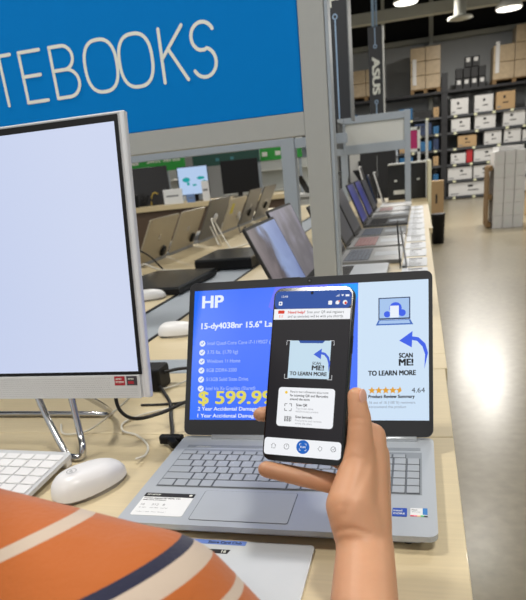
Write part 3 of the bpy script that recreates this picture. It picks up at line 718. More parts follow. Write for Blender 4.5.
t = thing('white_column', 'white wall panel with a coat hook shaped fitting behind the middle post', 'panel', (-.60, 8.6, 0))
MB().box((0, 0, 0), (.5, .1, T + .45), .004).build('panel_body', M_whitepaint, t)
MB().box((.12, -.02, T + .1), (.16, -.001, T + .36), .004).build('black_fitting', M_black, t)
t = thing('tall_dark_cabinet', 'tall black cabinet behind the far laptops under the pale header', 'cabinet', (-.35, 7.4, 0))
MB().box((0, 0, 0), (.42, .3, T + .46), .004).build('cabinet_body', M_blackm, t)
MB().box((.2, -.006, .1), (.205, -.0005, T + .4)).build('door_gap', M_grey, t)
# low partition far left to close the hall
for k, (x0, x1, y, h, c, lb) in enumerate(((-6.5, -3.9, 10.5, 2.2, M_whitepaint, 'pale gondola shelf unit at the far left of the store'), (-3.6, -1.6, 12.5, 2.3, M_lightgrey, 'light grey gondola unit behind the green header signs'), (-1.3, -.1, 13.5, 1.95, M_blackm, 'dark gondola unit in front of the back racks'))):
    t = thing('gondola_unit', lb, 'shelving', ((x0 + x1) / 2, y, 0)); hw = (x1 - x0) / 2
    MB().box((-hw, .2, 0), (hw, .26, h)).build('back_panel', c, t)
    for z in (.1, .5, .9, 1.3, 1.7): MB().box((-hw, -.2, z), (hw, .199, z + .03)).build('shelf', c, t)
    for x in (-hw, hw - .04): MB().box((x, .1, 0), (x + .04, .199, h)).build('upright', M_bluegrey, t)

# ------------------------------------------------------------------ ALL-IN-ONE computer
M_chin = mat('silver_fabric_chin', (196, 198, 198), .5, noise=.02)
M_aioside = mat('silver_frame', (212, 214, 216), .4, metal=.15)
tl = math.asin(0.03)
t = thing('all_in_one_computer', 'large silver all-in-one computer with a blank pale screen at the left', 'computer', (-0.028, 0.2, T + 0.094), (0, 0, 0.0))
tilt = math.radians(9.8)
L = Matrix.Rotation(-tilt, 4, 'X') @ Matrix.Rotation(PI / 2, 4, 'X')     # x right, y up, z to viewer
def sx(y): return 0.0
XR = 0.0; XL = -0.541; HT = 0.380
body = MB().at(L).prism(rrect(XL + .03, 0.02, XR - 0.04, HT - .03, .006), -.030, -.0095).build('rear_housing', M_aioside, t)
mb = MB().at(L); mb.box((XR - .0095, 0, -.011), (XR, HT, .0), .003).box((XL, 0, -.011), (XL + .006, HT, 0), .002).box((XL, HT - .004, -.011), (XR, HT, .0), .002).box((XL + .004, .001, -.0094), (XR - .004, HT - .001, -.001))
mb.build('frame', M_aioside, t)
MB().at(L).box((XL + .006, .034, 0.0), (XR - .0098, HT - .004, .0008)).build('bezel', M_black, t)
MB().at(L).box((XL + .014, .0385, .0009), (XR - .0150, HT - .0125, .0012)).build('screen', screen_gradient('aio_screen', [(0, (176, 192, 230)), (1, (204, 213, 238))], 'X', 1.7, 1.0, tex=(2.5, .25, .2), rough=.45), t)
ch = MB().at(L).box((XL, 0, 0.0005), (XR - .0125, .0335, .003), .001).build('chin', M_chin, t)
mb = MB().at(L)
for r in range(9):
    for c in range(190):
        x = XR - .018 - c * .0028 - (r % 2) * .0014; y = .004 + r * .0031
        if x < XL + .006 or (y > .016 and x > XR - .06): continue
        mb.add([(x - .0005, y, .0031), (x, y - .0006, .0031), (x + .0005, y, .0031), (x, y + .0006, .0031)], [[0, 1, 2, 3]])
mb.build('speaker_holes', mat('speaker_hole', (120, 122, 124), .7), ch)
mb = MB().at(L).use(mat('red_sticker', (158, 22, 38), .4)).box((XR - .052, .019, .0032), (XR - .036, .032, .0036)).use(M_letter)
mb.text('AMD', XR - .050, .027, .0022, .009, .03, .0037); mb.text('RYZEN', XR - .050, .0225, .0026, .012, .03, .0037)
mb.build('red_sticker', None, t)
mb = MB().at(L).use(mat('grey_sticker', (58, 50, 56), .4)).box((XR - .033, .019, .0032), (XR - .017, .032, .0036)).use(M_letter)
mb.text('AMD', XR - .031, .027, .0022, .009, .03, .0037); mb.use(mat('red_sticker', (158, 22, 38), .4)).box((XR - .031, .021, .0037), (XR - .022, .025, .0038)); mb.build('grey_sticker', None, t)
# bent wire stand under it (feet on the table)
zt = -.094
OFS = Matrix.Translation((.028, .0, 0))
mb = MB().at(OFS)
mb.tube(spline([(-.232, .022, .022), (-.212, .010, -.03), (-.176, -.014, zt + .012), (-.170, -.015, zt + .006), (-.158, -.018, zt + .006), (-.149, -.016, zt + .007), (-.146, -.012, zt + .02), (-.156, .004, -.05), (-.170, .022, .022)], 5), .0052, 12)
mb.build('wire_leg', M_chrome, t)
mb = MB().at(OFS); mb.tube(spline([(-.150, .02, 0.0), (-.163, .10, -.055), (-.185, .148, zt + .006), (-.24, .150, zt + .006), (-.42, .150, zt + .006), (-.50, .148, zt + .006), (-.52, .1, -.055), (-.53, .02, 0.0)], 5), .0048, 12)
mb.build('rear_wire_foot', M_chrome, t)
mb = MB().at(OFS); mb.tube(spline([(-.40, .022, .022), (-.402, .004, -.05), (-.404, -.012, zt + .02), (-.41, -.016, zt + .007), (-.425, -.018, zt + .006), (-.44, -.014, zt + .012), (-.455, .010, -.03), (-.465, .022, .022)], 5), .0052, 12)
mb.build('wire_leg', M_chrome, t)

# white keyboard
t = thing('white_keyboard', 'white desktop keyboard below the blank pale screen', 'keyboard', (-.154, .172, T), (0, 0, -.035))
M_kb = mat('white_keycap', (224, 224, 224), .45); M_kbb = mat('keyboard_body_white', (196, 198, 200), .45)
K = Matrix.Rotation(0.075, 4, 'X')
mb = MB().at(Matrix.Translation((0, -.135, 0.004)) @ K); mb.prism(rrect(-.43, 0, 0, .135, .006), 0.0, .006); kb = mb.build('keyboard_case', M_kbb, t)
MB().box((-.42, -.016, 0), (-.003, -.001, .0125), .003).build('rear_foot_bar', M_white, t)
key_me = None
rows = [.0085, .0172, .0172, .0172, .0172, .0172]
cnt = 0
def add_key(parent, x0, y0, x1, y1, z, M, m_, h=.0018, name='key'):
    mb = MB().at(M); mb.box((x0, y0, z), (x1, y1, z + h), .0009, 1); return mb.build(name, m_, parent)
for r in range(6):
    y0 = .006 + r * .0208; h = .0185 if r < 5 else .014
    n = 17; wk = (.43 - .012) / n
    c = 0
    while c < n:
        span = 1
        if r == 0 and c == 5: span = 5
        if r == 0 and c in (14,): span = 2
        if r in (1,) and c == 12: span = 2
        x1 = -.006 - (n - c - span) * wk; x0 = -.006 - (n - c) * wk + .0018
        add_key(kb, x0, y0, x1, y0 + h, .006, Matrix.Translation((0, -.135, 0.004)) @ K, M_kb); c += span

# ------------------------------------------------------------------ MAIN LAPTOP
W = .3585; D = .236; Z0 = .019
t = thing('open_laptop', 'open silver laptop with a blue and white sales screen showing $ 599.99', 'laptop', (0, 0, T))
def deck_poly(e=0): 
    return rrect(e, e, W - e, D - e, .010)
mb = MB(); mb.prism(deck_poly(), .0125, Z0); mb.prism(deck_poly(.012), .003, .0124)
base = mb.build('base', M_silver, t)
for x, y in ((.03, .02), (W - .03, .02), (.03, .2), (W - .03, .2)): MB().lathe([(.006, 0), (.006, .003)], (x, y), 12).build('rubber_foot', M_black, t)
# recessed keyboard field
kx0, kx1, ky0, ky1 = .016, .343, .083, .190
kbd = MB().box((kx0, ky0, Z0 + .0001), (kx1, ky1, Z0 + .0004)).build('keyboard', mat('keyboard_well', (140, 146, 152), .5, metal=.1), t)
M_kside = mat('keycap_shadow_edge', (88, 93, 99), .6)
M_klabel = mat('keycap_legend', (200, 206, 210), .6)
rowh = [.0172, .0178, .0178, .0178, .0178, .0110]
y = ky0 + .0012
ncol = 18.6
u = (kx1 - kx0 - .003) / ncol
layout = [ # widths in key units (main block 15u, gap .0, numpad 3.6u)
 [1.25, 1, 1, 1, 5.5, 1, 1, 1, 1, 1, .0, .95, .95, .95, .95],
 [2.3, 1, 1, 1, 1, 1, 1, 1, 1, 1, 1, 2.45, .0, .95, .95, .95, .95],
 [1.8, 1, 1, 1, 1, 1, 1, 1, 1, 1, 1, 1, 1.95, .0, .95, .95, .95, .95],
 [1.5, 1, 1, 1, 1, 1, 1, 1, 1, 1, 1, 1, 1, 1.25, .0, .95, .95, .95, .95],
 [1, 1, 1, 1, 1, 1, 1, 1, 1, 1, 1, 1, 1, 1.75, .0, .95, .95, .95, .95],
 [1.2, .96, .96, .96, .96, .96, .96, .96, .96, .96, .96, .96, .96, 1.2, .96, .0, .96, .96, .96]]
legends = ['', 'zxcvbnm,./', 'asdfghjkl;', 'qwertyuiop[]', '`1234567890-=', '']
kc = 0
for r, hgt in enumerate(rowh):
    tot = sum(layout[r]); sc = (ncol - .25) / tot; x = kx0 + .0015; lk = 0
    for i, wk in enumerate(layout[r]):
        if wk == 0: x += .25 * u; continue
        ww = wk * sc * u
        if kc < 100 :
            mb = MB().use(M_kside).box((x, y, Z0 + .0004), (x + ww - .0006, y + hgt - .0006, Z0 + .0009))
            mb.use(M_silverkey).box((x + .0007, y + .0011, Z0 + .0009), (x + ww - .0016, y + hgt - .0011, Z0 + .0017), .0004, 1)
            if wk <= 1.05 and legends[r] and lk < len(legends[r]) and i >= 1:
                mb.use(M_klabel).text(legends[r][lk].upper(), x + .004, y + hgt * .55, .0028, None, 0, Z0 + .00175); lk += 1
            mb.build('key', None, kbd); kc += 1
        x += ww
    y += hgt
# speaker grille / deck strip above keys, touchpad, stickers
MB().box((.017, .196, Z0 + .0001), (W - .017, .204, Z0 + .0003)).build('speaker_grille', mat('grille_silver', (146, 152, 158), .6, metal=.2, noise=.2, scale=900), t)
MB().use(M_letter).text('SPEAKERS', .030, .1975, .003, .022, .0, Z0 + .0005).build('deck_lettering', None, t)
tp = MB().use(mat('touchpad_groove', (92, 98, 104), .5)).prism(rrect(.086, .0105, .2015, .0765, .003), Z0 + .0001, Z0 + .0003).build('touchpad', None, t)
MB().prism(rrect(.0868, .0113, .2007, .0757, .0025), Z0 + .0003, Z0 + .0006).build('touchpad_surface', mat('touchpad_silver', (174, 180, 186), .5, metal=.05), tp)
st = MB().prism(rrect(.0115, .0155, .0765, .0655, .003), Z0 + .0001, Z0 + .0004).build('info_sticker', M_paper, t)
mb = MB().use(M_ink).prism(rrect(.0115, .0568, .0765, .0658, .001), Z0 + .0004, Z0 + .0006)
mb.use(M_letter).text('HP LAPTOP', .015, .0603, .003, .017, .03, Z0 + .0007); mb.flat(disc(.0715, .0617, .0022, 14), Z0 + .0007)
mb.use(M_ink).text('15.6-inch diagonal HD display with', .014, .0525, .0022, .047, .03, Z0 + .0005).text('Intel Core processor', .014, .0485, .0022, .030, .03, Z0 + .0005)
mb.use(M_inkg)
for k, (x, wd) in enumerate(((.016, .007), (.030, .009), (.044, .007))):
    mb.text(['16', '512', '8'][k], x, .037, .0042, None, .0, Z0 + .0005); mb.text(['GB RAM', 'GB SSD', 'cores'][k], x, .031, .002, wd + .002, .0, Z0 + .0005)
mb.text('Windows 11 Home   Wi-Fi 6   Bluetooth 5', .016, .022, .0018, .038, .0, Z0 + .0005)
mb.build('sticker_print', None, st)
mb = MB().use(mat('intel_blue', (24, 70, 170), .4)).prism(rrect(.3115, .036, .327, .053, .001), Z0 + .0001, Z0 + .0004)
mb.use(M_letter).text('intel', .3128, .046, .0035, .009, .02, Z0 + .0005).text('CORE', .3128, .040, .0032, .012, .03, Z0 + .0005); mb.build('blue_sticker', None, t)
mb = MB().use(M_paper).box((.3305, .037, Z0 + .0001), (.3485, .054, Z0 + .0003))
mb.use(mat('sticker_blue', (40, 120, 190), .5)).box((.3435, .041, Z0 + .0003), (.3485, .054, Z0 + .0005))
for k, c in enumerate(((214, 60, 90), (230, 130, 150), (240, 200, 150), (90, 190, 120), (30, 30, 34))):
    mb.use(mat('sticker_c%d' % k, c, .5)).box((.3305 + k * .0036, .037, Z0 + .0003), (.3305 + (k + 1) * .0036, .0395, Z0 + .0005))
mb.use(M_inkg).text('Fast', .332, .049, .002, .006, .02, Z0 + .0006).text('Wi-Fi ready', .332, .045, .002, .009, .0, Z0 + .0006); mb.build('colour_sticker', None, t)
# hinge bar
MB().tube([(.045, D - .008, Z0 + .001), (W - .022, D - .008, Z0 + .001)], .0046, 12).build('hinge', mat('bright_silver', (205, 210, 214), .25, metal=.5), t)
# lid
LM = Matrix.Translation((0, D - .006, Z0 + .004)) @ Matrix.Rotation(-.5, 4, 'X') @ Matrix.Rotation(PI / 2, 4, 'X')
H = .2325
lid = MB().at(LM).prism(rrect(0, 0, W, H, .010), -.006, 0).build('lid', mat('graphite_lid_shell', (92, 94, 98), .4, metal=.4), t)
MB().at(LM).prism(rrect(.0005, 0.0005, W - .0005, H - .0005, .010), .0001, .0008).build('bezel', M_lidgrey, lid)
MB().at(LM).prism(rrect(.145, H - .0015, .172, H + .0004, .0006), -.004, .0012).box((.286, H - .004, .0), (.30, H - .002, .0011)).build('bezel_bump', M_blackm, lid)
mb = MB().at(LM).use(M_black).prism(disc(.186, H - .0062, .0033, 16), .0008, .0011).use(mat('lens_ring', (90, 92, 96), .3)).prism(disc(.186, H - .0062, .0014, 12), .0011, .0013); mb.build('webcam', None, lid)
# screen picture: x .008..W-.0055 ; y .0215..H-.0125
SX0, SX1, SY0, SY1 = .0085, .3530, .0225, .2195
zs = .0009
def smat():
    mt = screen_gradient('laptop_wallpaper', [(0, (14, 112, 250)), (.35, (38, 104, 250)), (.6, (78, 122, 252)), (1, (62, 108, 248))], 'X', 2.4, 0.0, tex=(5.0, .25, .3))
    return mt
scr = MB().at(LM).box((SX0, SY0, zs), (SX1, SY1, zs + .0002)).build('screen', smat(), t)
z1 = zs + .0004
W1 = emi('screen_white', (232, 240, 250)); WD = emi('screen_softwhite', (180, 200, 250)); YL = emi('screen_yellow', (224, 214, 90)); PNL = emi('screen_panel_white', (206, 226, 246))
NK = emi('screen_ink', (16, 18, 26)); BL = emi('screen_arrow_blue', (62, 98, 232)); GY = emi('screen_grey_text', (130, 140, 156)); ST = emi('screen_star', (222, 160, 40))
PH = emi('screen_lapshot', (70, 110, 190)); PH2 = emi('screen_lapshot_light', (166, 196, 236)); CY = emi('screen_cyan', (40, 160, 250)); PUR = emi('screen_purple', (110, 120, 250))
def sm(): return MB().at(LM)
# light swirl shapes of the wallpaper
MB().at(LM).use(PUR).flat([(.135, SY1), (.215, SY1), (.175, .185), (.15, .17), (.125, .19)], z1 - .0001).build('wallpaper_shape', None, scr)
MB().at(LM).use(CY).flat([(.232, SY1 - .001), (.2560, SY1 - .001), (.2560, .200), (.238, .150)], z1 - .0001).build('wallpaper_shape', None, scr)
sm().use(W1).text('HP', .0222, .1925, .0182, .0325, .035, z1).build('brand_text', None, scr)
sm().use(W1).text('15-dy4038nr 15.6" Laptop', .0218, .1600, .0086, .134, .03, z1).build('title_text', None, scr)
bl = ['Intel Quad-Core Core i7-1195G7 (2.9 GHz)', '3.75 lbs. (1.70 kg)', 'Windows 11 Home', '8GB DDR4-3200', '512GB Solid State Drive', 'Intel Iris Xe Graphics (Shared)']
bw = [.122, .048, .052, .047, .065, .076]
for k, s_ in enumerate(bl):
    yy = .1365 - k * .0137
    mb = sm().use(W1).flat(disc(.0243, yy + .001, .0046, 18), z1)
    mb.use(BL); stroke(mb, [(.0222, yy + .001), (.0237, yy - .0006), (.0266, yy + .003)], .0011, z1 + .0001)
    mb.use(WD).text(s_, .0325, yy - .0014, .0052, bw[k], .0, z1); mb.build('bullet_line', None, scr)
sm().use(YL).text('$ 599.99', .0222, .0462, .0185, .112, .025, z1 + .0002).build('price_text', None, scr)
sm().use(W1).text('2 Year Accidental Damage Protection', .0210, .0362, .0052, .130, .015, z1).build('warranty_text', None, scr)
sm().use(W1).text('1 Year Accidental Damage Protection', .0210, .0260, .0052, .130, .015, z1).build('warranty_text', None, scr)
pn = MB().at(LM).use(PNL).box((.2565, SY0, zs + .0002), (SX1, SY1, zs + .0003)).build('offer_panel', None, scr)
# picture of a small laptop
mb = sm().use(emi('screen_dark_blue', (40, 56, 96))).flat([(.2850, .1640), (.3285, .1640), (.3285, .1955), (.2850, .1955)], z1)
mb.use(PH2).flat([(.2865, .1660), (.3270, .1660), (.3270, .1940), (.2865, .1940)], z1 + .0001)
mb.use(BL); mb.flat(disc(.3085, .1800, .0085, 20), z1 + .0002); mb.flat(disc(.3175, .1730, .0050, 14), z1 + .0002); mb.flat(disc(.2970, .1715, .0045, 14), z1 + .0002)
mb.use(W1).flat([(.3010, .1665), (.3130, .1665), (.3130, .1835), (.3010, .1835)], z1 + .0003)
mb.use(PH).flat([(.2815, .1560), (.3325, .1560), (.3285, .1635), (.2850, .1635)], z1)
mb.use(PH2).flat([(.2850, .1580), (.3285, .1580), (.3268, .1625), (.2868, .1625)], z1 + .0001)
mb.build('laptop_picture', None, scr)
def arrow(mb, x0, y0, x1, y1, s, z, mt):
    """curved arrow whose head points left at (x0,y0), tail at (x1,y1)"""
    mb.use(mt); mb.flat([(x0, y0), (x0 + .018 * s, y0 + .013 * s), (x0 + .017 * s, y0 - .010 * s)], z)
    P = [(x0 + .014 * s, y0 + .001 * s), (x0 + .024 * s, y0 - .001 * s), (x0 + .031 * s, y0 - .009 * s), (x0 + .0345 * s, y0 - .020 * s), (x1, y1)]
    Q = [(x0 + .014 * s, y0 + .0062 * s), (x0 + .026 * s, y0 + .004 * s), (x0 + .035 * s, y0 - .005 * s), (x0 + .0385 * s, y0 - .018 * s), (x1, y1)]
    for i in range(4): mb.add([(P[i][0], P[i][1], z), (P[i + 1][0], P[i + 1][1], z), (Q[i + 1][0], Q[i + 1][1], z), (Q[i][0], Q[i][1], z)], [[0, 1, 2, 3]])
mb = sm(); arrow(mb, .3135, .1335, .3470, .0935, 1.0, z1, BL); mb.build('arrow_graphic', None, scr)
sm().use(NK).text('SCAN', .3135, .1095, .0062, .0180, .045, z1).text('ME!', .3135, .0985, .0090, .0185, .045, z1).build('scan_me_text', None, scr)
sm().use(NK).text('TO LEARN MORE', .2715, .0850, .0066, .0640, .045, z1).build('learn_more_text', None, scr)
def star(cx, cy, r): return [(cx + (r if k % 2 == 0 else r * .45) * math.sin(PI * k / 5), cy + (r if k % 2 == 0 else r * .45) * math.cos(PI * k / 5)) for k in range(10)]
for k in range(5):
    P = star(.2765 + k * .0095, .0640, .0054)
    if k == 4: P = [p for p in P if p[0] <= .2765 + k * .0095 + .0024]
    sm().use(ST).flat(P, z1).build('star', None, scr)
sm().use(NK).text('4.64', .3300, .0608, .0066, .0175, .0, z1).build('rating_text', None, scr)
sm().use(NK).text('Product Review Summary', .2720, .0535, .0042, .062, .04, z1).build('review_heading', None, scr)
sm().use(GY).text('16 out of 16 (100 %) reviewers', .2730, .0455, .0036, .062, .0, z1).text('recommend this product', .2730, .0395, .0036, .050, .0, z1).build('review_text', None, scr)

# adapter, plug and cables
t = thing('power_adapter', 'black power adapter block behind the monitor corner', 'adapter', (-.165, .50, T))
MB().box((-.05, -.03, 0), (.025, .028, .045), .006).build('adapter_body', M_black, t)
MB().tube(spline([(.02, 0, .03), (.06, .01, .035), (.12, .02, .03), (.22, .02, .01)]), .0032).build('adapter_lead', M_cable_b, t)
t = thing('laptop_power_cable', 'black cable with an angled plug entering the left side of the open laptop', 'cable', (-.01, .245, T))
pts = [(-.13, .225, .012), (-.085, .16, .006), (-.055, .09, .0045), (-.035, .045, .0045), (-.022, .012, .008)]
MB().tube(spline(pts), .0034).build('cable', M_cable_b, t)
mb = MB().at(Matrix.Translation((-.016, -.008, .011)) @ Matrix.Rotation(-.9, 4, 'Z')); mb.box((-.007, -.006, -.006), (.024, .006, .006), .003).at(Matrix.Translation((-.018, -.006, .011))); mb.box((-.016, -.006, -.007), (.022, .007, .007), .003)
mb.build('angled_plug', M_black, t)
pts = [(-.175, .5, .004), (-.20, .36, .03), (-.196, .28, .03), (-.165, .235, .025), (-.12, .235, .03), (-.06, .27, .035), (0.0, .32, .04), (.03, .36, .04)]
tag(MB().tube(spline([(p[0] + .0, p[1], T + max(p[2], .004)) for p in [(-.112, .27, .10), (-.118, .262, .075), (-.11, .255, .05), (-.09, .262, .035), (-.055, .285, .036), (-.02, .32, .042), (.03, .37, .03), (.09, .45, .02)]]), .0030).build('black_cable', M_cable_b), 'thick black cable curving from under the monitor corner to behind the laptop', 'cable')
tag(MB().tube(spline([(x, y, T + z) for x, y, z in [(-.10, .29, .125), (-.098, .32, .10), (-.115, .33, .06), (-.15, .31, .03), (-.19, .28, .006), (-.23, .27, .0035), (-.26, .31, .003)]]), .0017).build('white_cable', M_cable_w), 'thin white cable looping down from the monitor edge', 'cable')
tag(MB().tube(spline([(x, y, T + z) for x, y, z in [(-.052, .170, .012), (-.052, .20, .004), (-.065, .235, .003), (-.10, .27, .003), (-.13, .285, .003), (-.145, .32, .003), (-.12, .36, .003), (-.06, .40, .003)]]), .0019).build('mouse_cable', M_cable_w), 'white cable running back from the badged mouse', 'cable')
tag(MB().tube(spline([(x, y, T + z) for x, y, z in [(-.105, .56, .05), (-.10, .55, .075), (-.09, .545, .06), (-.075, .55, .04), (-.07, .56, .02), (-.12, .5, .004), (-.2, .45, .003)]]), .0019).build('white_cable', M_cable_w), 'white cable draped over the black power adapter', 'cable')
tag(MB().tube(spline([(x, y, T + z) for x, y, z in [(-.15, .40, .0025), (-.08, .41, .0025), (0.0, .45, .0025), (.06, .48, .0025)]]), .0022).build('grey_cable', M_cable_b), 'thin dark cable lying on the table behind the laptop', 'cable')
# cables of the left row
for k, P in enumerate(([(-.84, 2.95, .10), (-.80, 2.9, .04), (-.76, 2.82, .01), (-.72, 2.75, .02), (-.73, 2.7, .1), (-.76, 2.75, .15), (-.78, 2.85, .14), (-.72, 2.8, .05), (-.62, 2.6, .004)],
                       [(-.86, 1.95, .03), (-.80, 1.9, .05), (-.74, 1.92, .02), (-.66, 1.98, .004), (-.60, 1.93, .003)],
                       [(-.70, 2.45, .004), (-.64, 2.55, .01), (-.60, 2.7, .004), (-.56, 2.9, .004)])):
    tag(MB().tube(spline([(x, y, T + z) for x, y, z in P]), .0042).build('white_cable', M_cable_w), ['looped white cable hanging at the backs of the left laptops', 'white cable coil beside the closed black laptop', 'white cable lying behind the second closed black laptop'][k], 'cable')
tag(MB().tube(spline([(x, y, T + z) for x, y, z in [(-.90, 1.92, .12), (-.84, 1.90, .12), (-.78, 1.92, .08), (-.74, 1.96, .01), (-.70, 1.93, .004)]]), .004).build('black_cable', M_cable_b), 'black cable arching above the closed black laptop at the left', 'cable')
tag(MB().tube(spline([(x, y, T + z) for x, y, z in [(-.83, 3.5, .06), (-.76, 3.3, .02), (-.70, 3.2, .06), (-.66, 3.1, .01), (-.6, 3.0, .004)]]), .004).build('black_cable', M_cable_b), 'black coiled cable near the yellow stickered laptop', 'cable')

# white sales card in front of the laptop
t = thing('sales_card', 'white glossy card with a blue tab lying before the open laptop', 'card', (.16, -.045, T), (0, 0, 0.0))
MB().prism(rrect(-.09, -.055, .0725, .043, .006), 0, .003).build('card_body', mat('glossy_white_card', (214, 218, 220), .25), t)
MB().prism(rrect(-.088, -.053, .0705, .041, .005), .0031, .0034).build('card_face', mat('card_face_grey', (206, 211, 214), .3), t)
mb = MB().use(mat('card_blue', (110, 140, 214), .4)).prism(rrect(-.07, .034, -.002, .0415, .001), .0035, .0038).use(M_ink).text('Store Card Club', -.045, .0355, .0042, .038, .03, .0039)
mb.prism([(-.06, .018), (-.018, .018), (-.016, .025), (-.058, .025)], .0035, .0037).use(M_letter).text('16', -.025, .0192, .0045, None, .03, .0039); mb.build('card_print', None, t)

# ------------------------------------------------------------------ SMARTPHONE
PO = Vector((.2426, -.0274, .2038 + T)); PR = Vector((.9859, -.1667, .0128)); PU = Vector((.0623, .4372, .8972)); PA = Vector((.1551, .8838, -.4414))
PM = Matrix(((PR.x, PU.x, -PA.x, PO.x), (PR.y, PU.y, -PA.y, PO.y), (PR.z, PU.z, -PA.z, PO.z), (0, 0, 0, 1)))   # x right, y up, z to viewer
t = thing('smartphone', 'black smartphone held in the hand, scanning app with dark view on screen', 'phone'); t.matrix_world = PM
pw, ph = .0765 / 2, .080
mb = MB(); mb.prism(rrect(-pw, -ph, pw, ph, .0085, 8), -.0075, -.0012); mb.prism(rrect(-pw + .0012, -ph + .0012, pw - .0012, ph - .0012, .0078, 8), -.0085, -.0076)
mb.build('phone_frame', mat('phone_frame_dark', (60, 70, 70), .45, metal=.6), t)
MB().prism(rrect(-pw + .0004, -ph + .0004, pw - .0004, ph - .0004, .0083, 8), -.00119, 0).build('front_glass', mat('phone_glass', (8, 8, 10), .12), t)
def pe(n, c): return emi('phone_' + n, c)
P_dark = pe('dark', (30, 29, 34)); P_blue = pe('blue', (36, 78, 158)); P_w = pe('white', (240, 242, 246)); P_red = pe('red', (214, 60, 40)); P_ink = pe('ink', (40, 40, 46)); P_gr = pe('grey', (150, 150, 156)); P_vb = pe('view', (196, 220, 236))
P_btn = pe('button', (24, 98, 190)); P_ar = pe('arrow', (60, 96, 214)); P_y = pe('yellow', (240, 200, 50)); P_or = pe('orange', (238, 120, 70))
s0 = .0002
scr = MB().use(P_dark).prism(rrect(-.0365, -.0745, .0365, .0765, .005), s0, s0 + .0001).build('phone_screen', None, t)
mb = MB().use(P_blue); mb.prism(rrect(-.0365, .0600, .0365, .0765, .0045), s0 + .0001, s0 + .0002)
mb.use(M_black).flat(disc(-.0005, .0765 - .0022, .0014, 12), s0 + .0004)
mb.use(P_w).text('12:48', -.030, .0705, .0020, .0060, .0, s0 + .0004)
for k in range(4): mb.flat([(.0225 + k * .0008, .0704), (.0229 + k * .0008, .0704), (.0229 + k * .0008, .0710 + k * .0005), (.0225 + k * .0008, .0710 + k * .0005)], s0 + .0004)
mb.flat([(.0270, .0722), (.0296, .0722), (.0283, .0704)], s0 + .0004); mb.flat([(.0310, .0704), (.0345, .0704), (.0345, .0722), (.0310, .0722)], s0 + .0004)
mb.prism(rrect(-.0325, .0632, -.0290, .0668, .0006), s0 + .0003, s0 + .0004).use(P_blue).flat(disc(-.0308, .065, .0009, 10), s0 + .0006)
mb.use(P_w).prism(rrect(.0155, .0632, .0190, .0668, .0006), s0 + .0003, s0 + .0004).flat(disc(.0240, .0650, .0018, 14), s0 + .0004).flat([(.0222, .0636), (.0258, .0636), (.0240, .0655)], s0 + .0004)
mb.use(P_or).flat(disc(.0256, .0662, .0008, 10), s0 + .0005).use(P_w).flat(disc(.0310, .0650, .0021, 14), s0 + .0004).use(P_red).flat(disc(.0316, .0645, .0012, 10), s0 + .0005)
mb.build('app_top_bar', None, scr)
mb = MB().use(P_w).flat([(-.0365, .0500), (.0365, .0500), (.0365, .0598), (-.0365, .0598)], s0 + .0003)
mb.use(P_red).prism(rrect(-.0325, .0555, -.0262, .0585, .0007), s0 + .0003, s0 + .0004).use(P_or).text('111', -.0310, .0518, .0024, .0034, .02, s0 + .0004)
mb.use(P_red).text('Need help?', -.0225, .0556, .0023, .0165, .03, s0 + .0004).use(P_ink).text('Scan your QR and registers', -.0040, .0556, .0022, .0345, .0, s0 + .0004)
mb.text('and an associate will be with you shortly.', -.0225, .0518, .0022, .053, .0, s0 + .0004); mb.build('help_banner', None, scr)
mb = MB().use(P_vb).flat([(-.0185, -.0040), (.0208, -.0040), (.0208, .0305), (-.0185, .0305)], s0 + .0003)
mb.use(P_blue).flat([(-.0085, .0282), (.0130, .0282), (.0150, .0305), (-.0100, .0305)], s0 + .0004)
arrow(mb, .0050, .0180, .0200, .0020, .42, s0 + .0004, P_ar)
mb.use(P_ink).text('SCAN', .0045, .0088, .0024, .0080, .02, s0 + .0004).text('ME!', .0045, .0038, .0042, .0110, .04, s0 + .0004).text('TO LEARN MORE', -.0165, -.0012, .0032, .0350, .04, s0 + .0004)
mb.use(P_w)
for x, y, a, b in ((-.0215, .0305, 1, -1), (.0235, .0305, -1, -1), (-.0215, -.0045, 1, 1), (.0235, -.0045, -1, 1)):
    stroke(mb, [(x, y + b * .004), (x, y), (x + a * .004, y)], .0004, s0 + .0004)
mb.build('camera_view', None, scr)
mb = MB().use(P_w).prism(rrect(-.0262, -.0480, .0275, -.0125, .003), s0 + .0002, s0 + .0003)
mb.use(P_y).flat(disc(-.0185, -.0172, .0013, 12), s0 + .0005)
mb.use(P_ink).text('Receive more information about items', -.0145, -.0172, .0021, .036, .0, s0 + .0005).text('by scanning QR and Barcodes', -.0145, -.0206, .0021, .036, .02, s0 + .0005).text('around the store', -.0145, -.0240, .0021, .019, .02, s0 + .0005)
mb.text('Scan QR', -.0080, -.0292, .0021, .0105, .03, s0 + .0005).text('Scan barcode', -.0080, -.0400, .0021, .0160, .03, s0 + .0005)
mb.use(P_gr).text('Tap to see more', -.0080, -.0322, .0018, .0165, .0, s0 + .0005).text('details on each product', -.0080, -.0348, .0018, .0215, .0, s0 + .0005).text('Find prices and reviews', -.0080, -.0430, .0018, .0250, .0, s0 + .0005).text('across the store', -.0080, -.0456, .0018, .0160, .0, s0 + .0005)
mb.use(P_ink)
for k in range(9): mb.flat([(-.0185 + k * .0008, -.0436), (-.0185 + k * .0008 + (.0003 if k % 3 else .0006), -.0436), (-.0185 + k * .0008 + (.0003 if k % 3 else .0006), -.0388), (-.0185 + k * .0008, -.0388)], s0 + .0005)
for x, y, a, b in ((-.0190, -.0275, 1, -1), (-.0125, -.0275, -1, -1), (-.0190, -.0338, 1, 1), (-.0125, -.0338, -1, 1)): stroke(mb, [(x, y + b * .002), (x, y), (x + a * .002, y)], .0006, s0 + .0005)
mb.build('info_popup', None, scr)
mb = MB().use(P_w).prism(rrect(-.0365, -.0745, .0365, -.0590, .003), s0 + .0002, s0 + .0003)
mb.use(P_ink)
zi = s0 + .0005
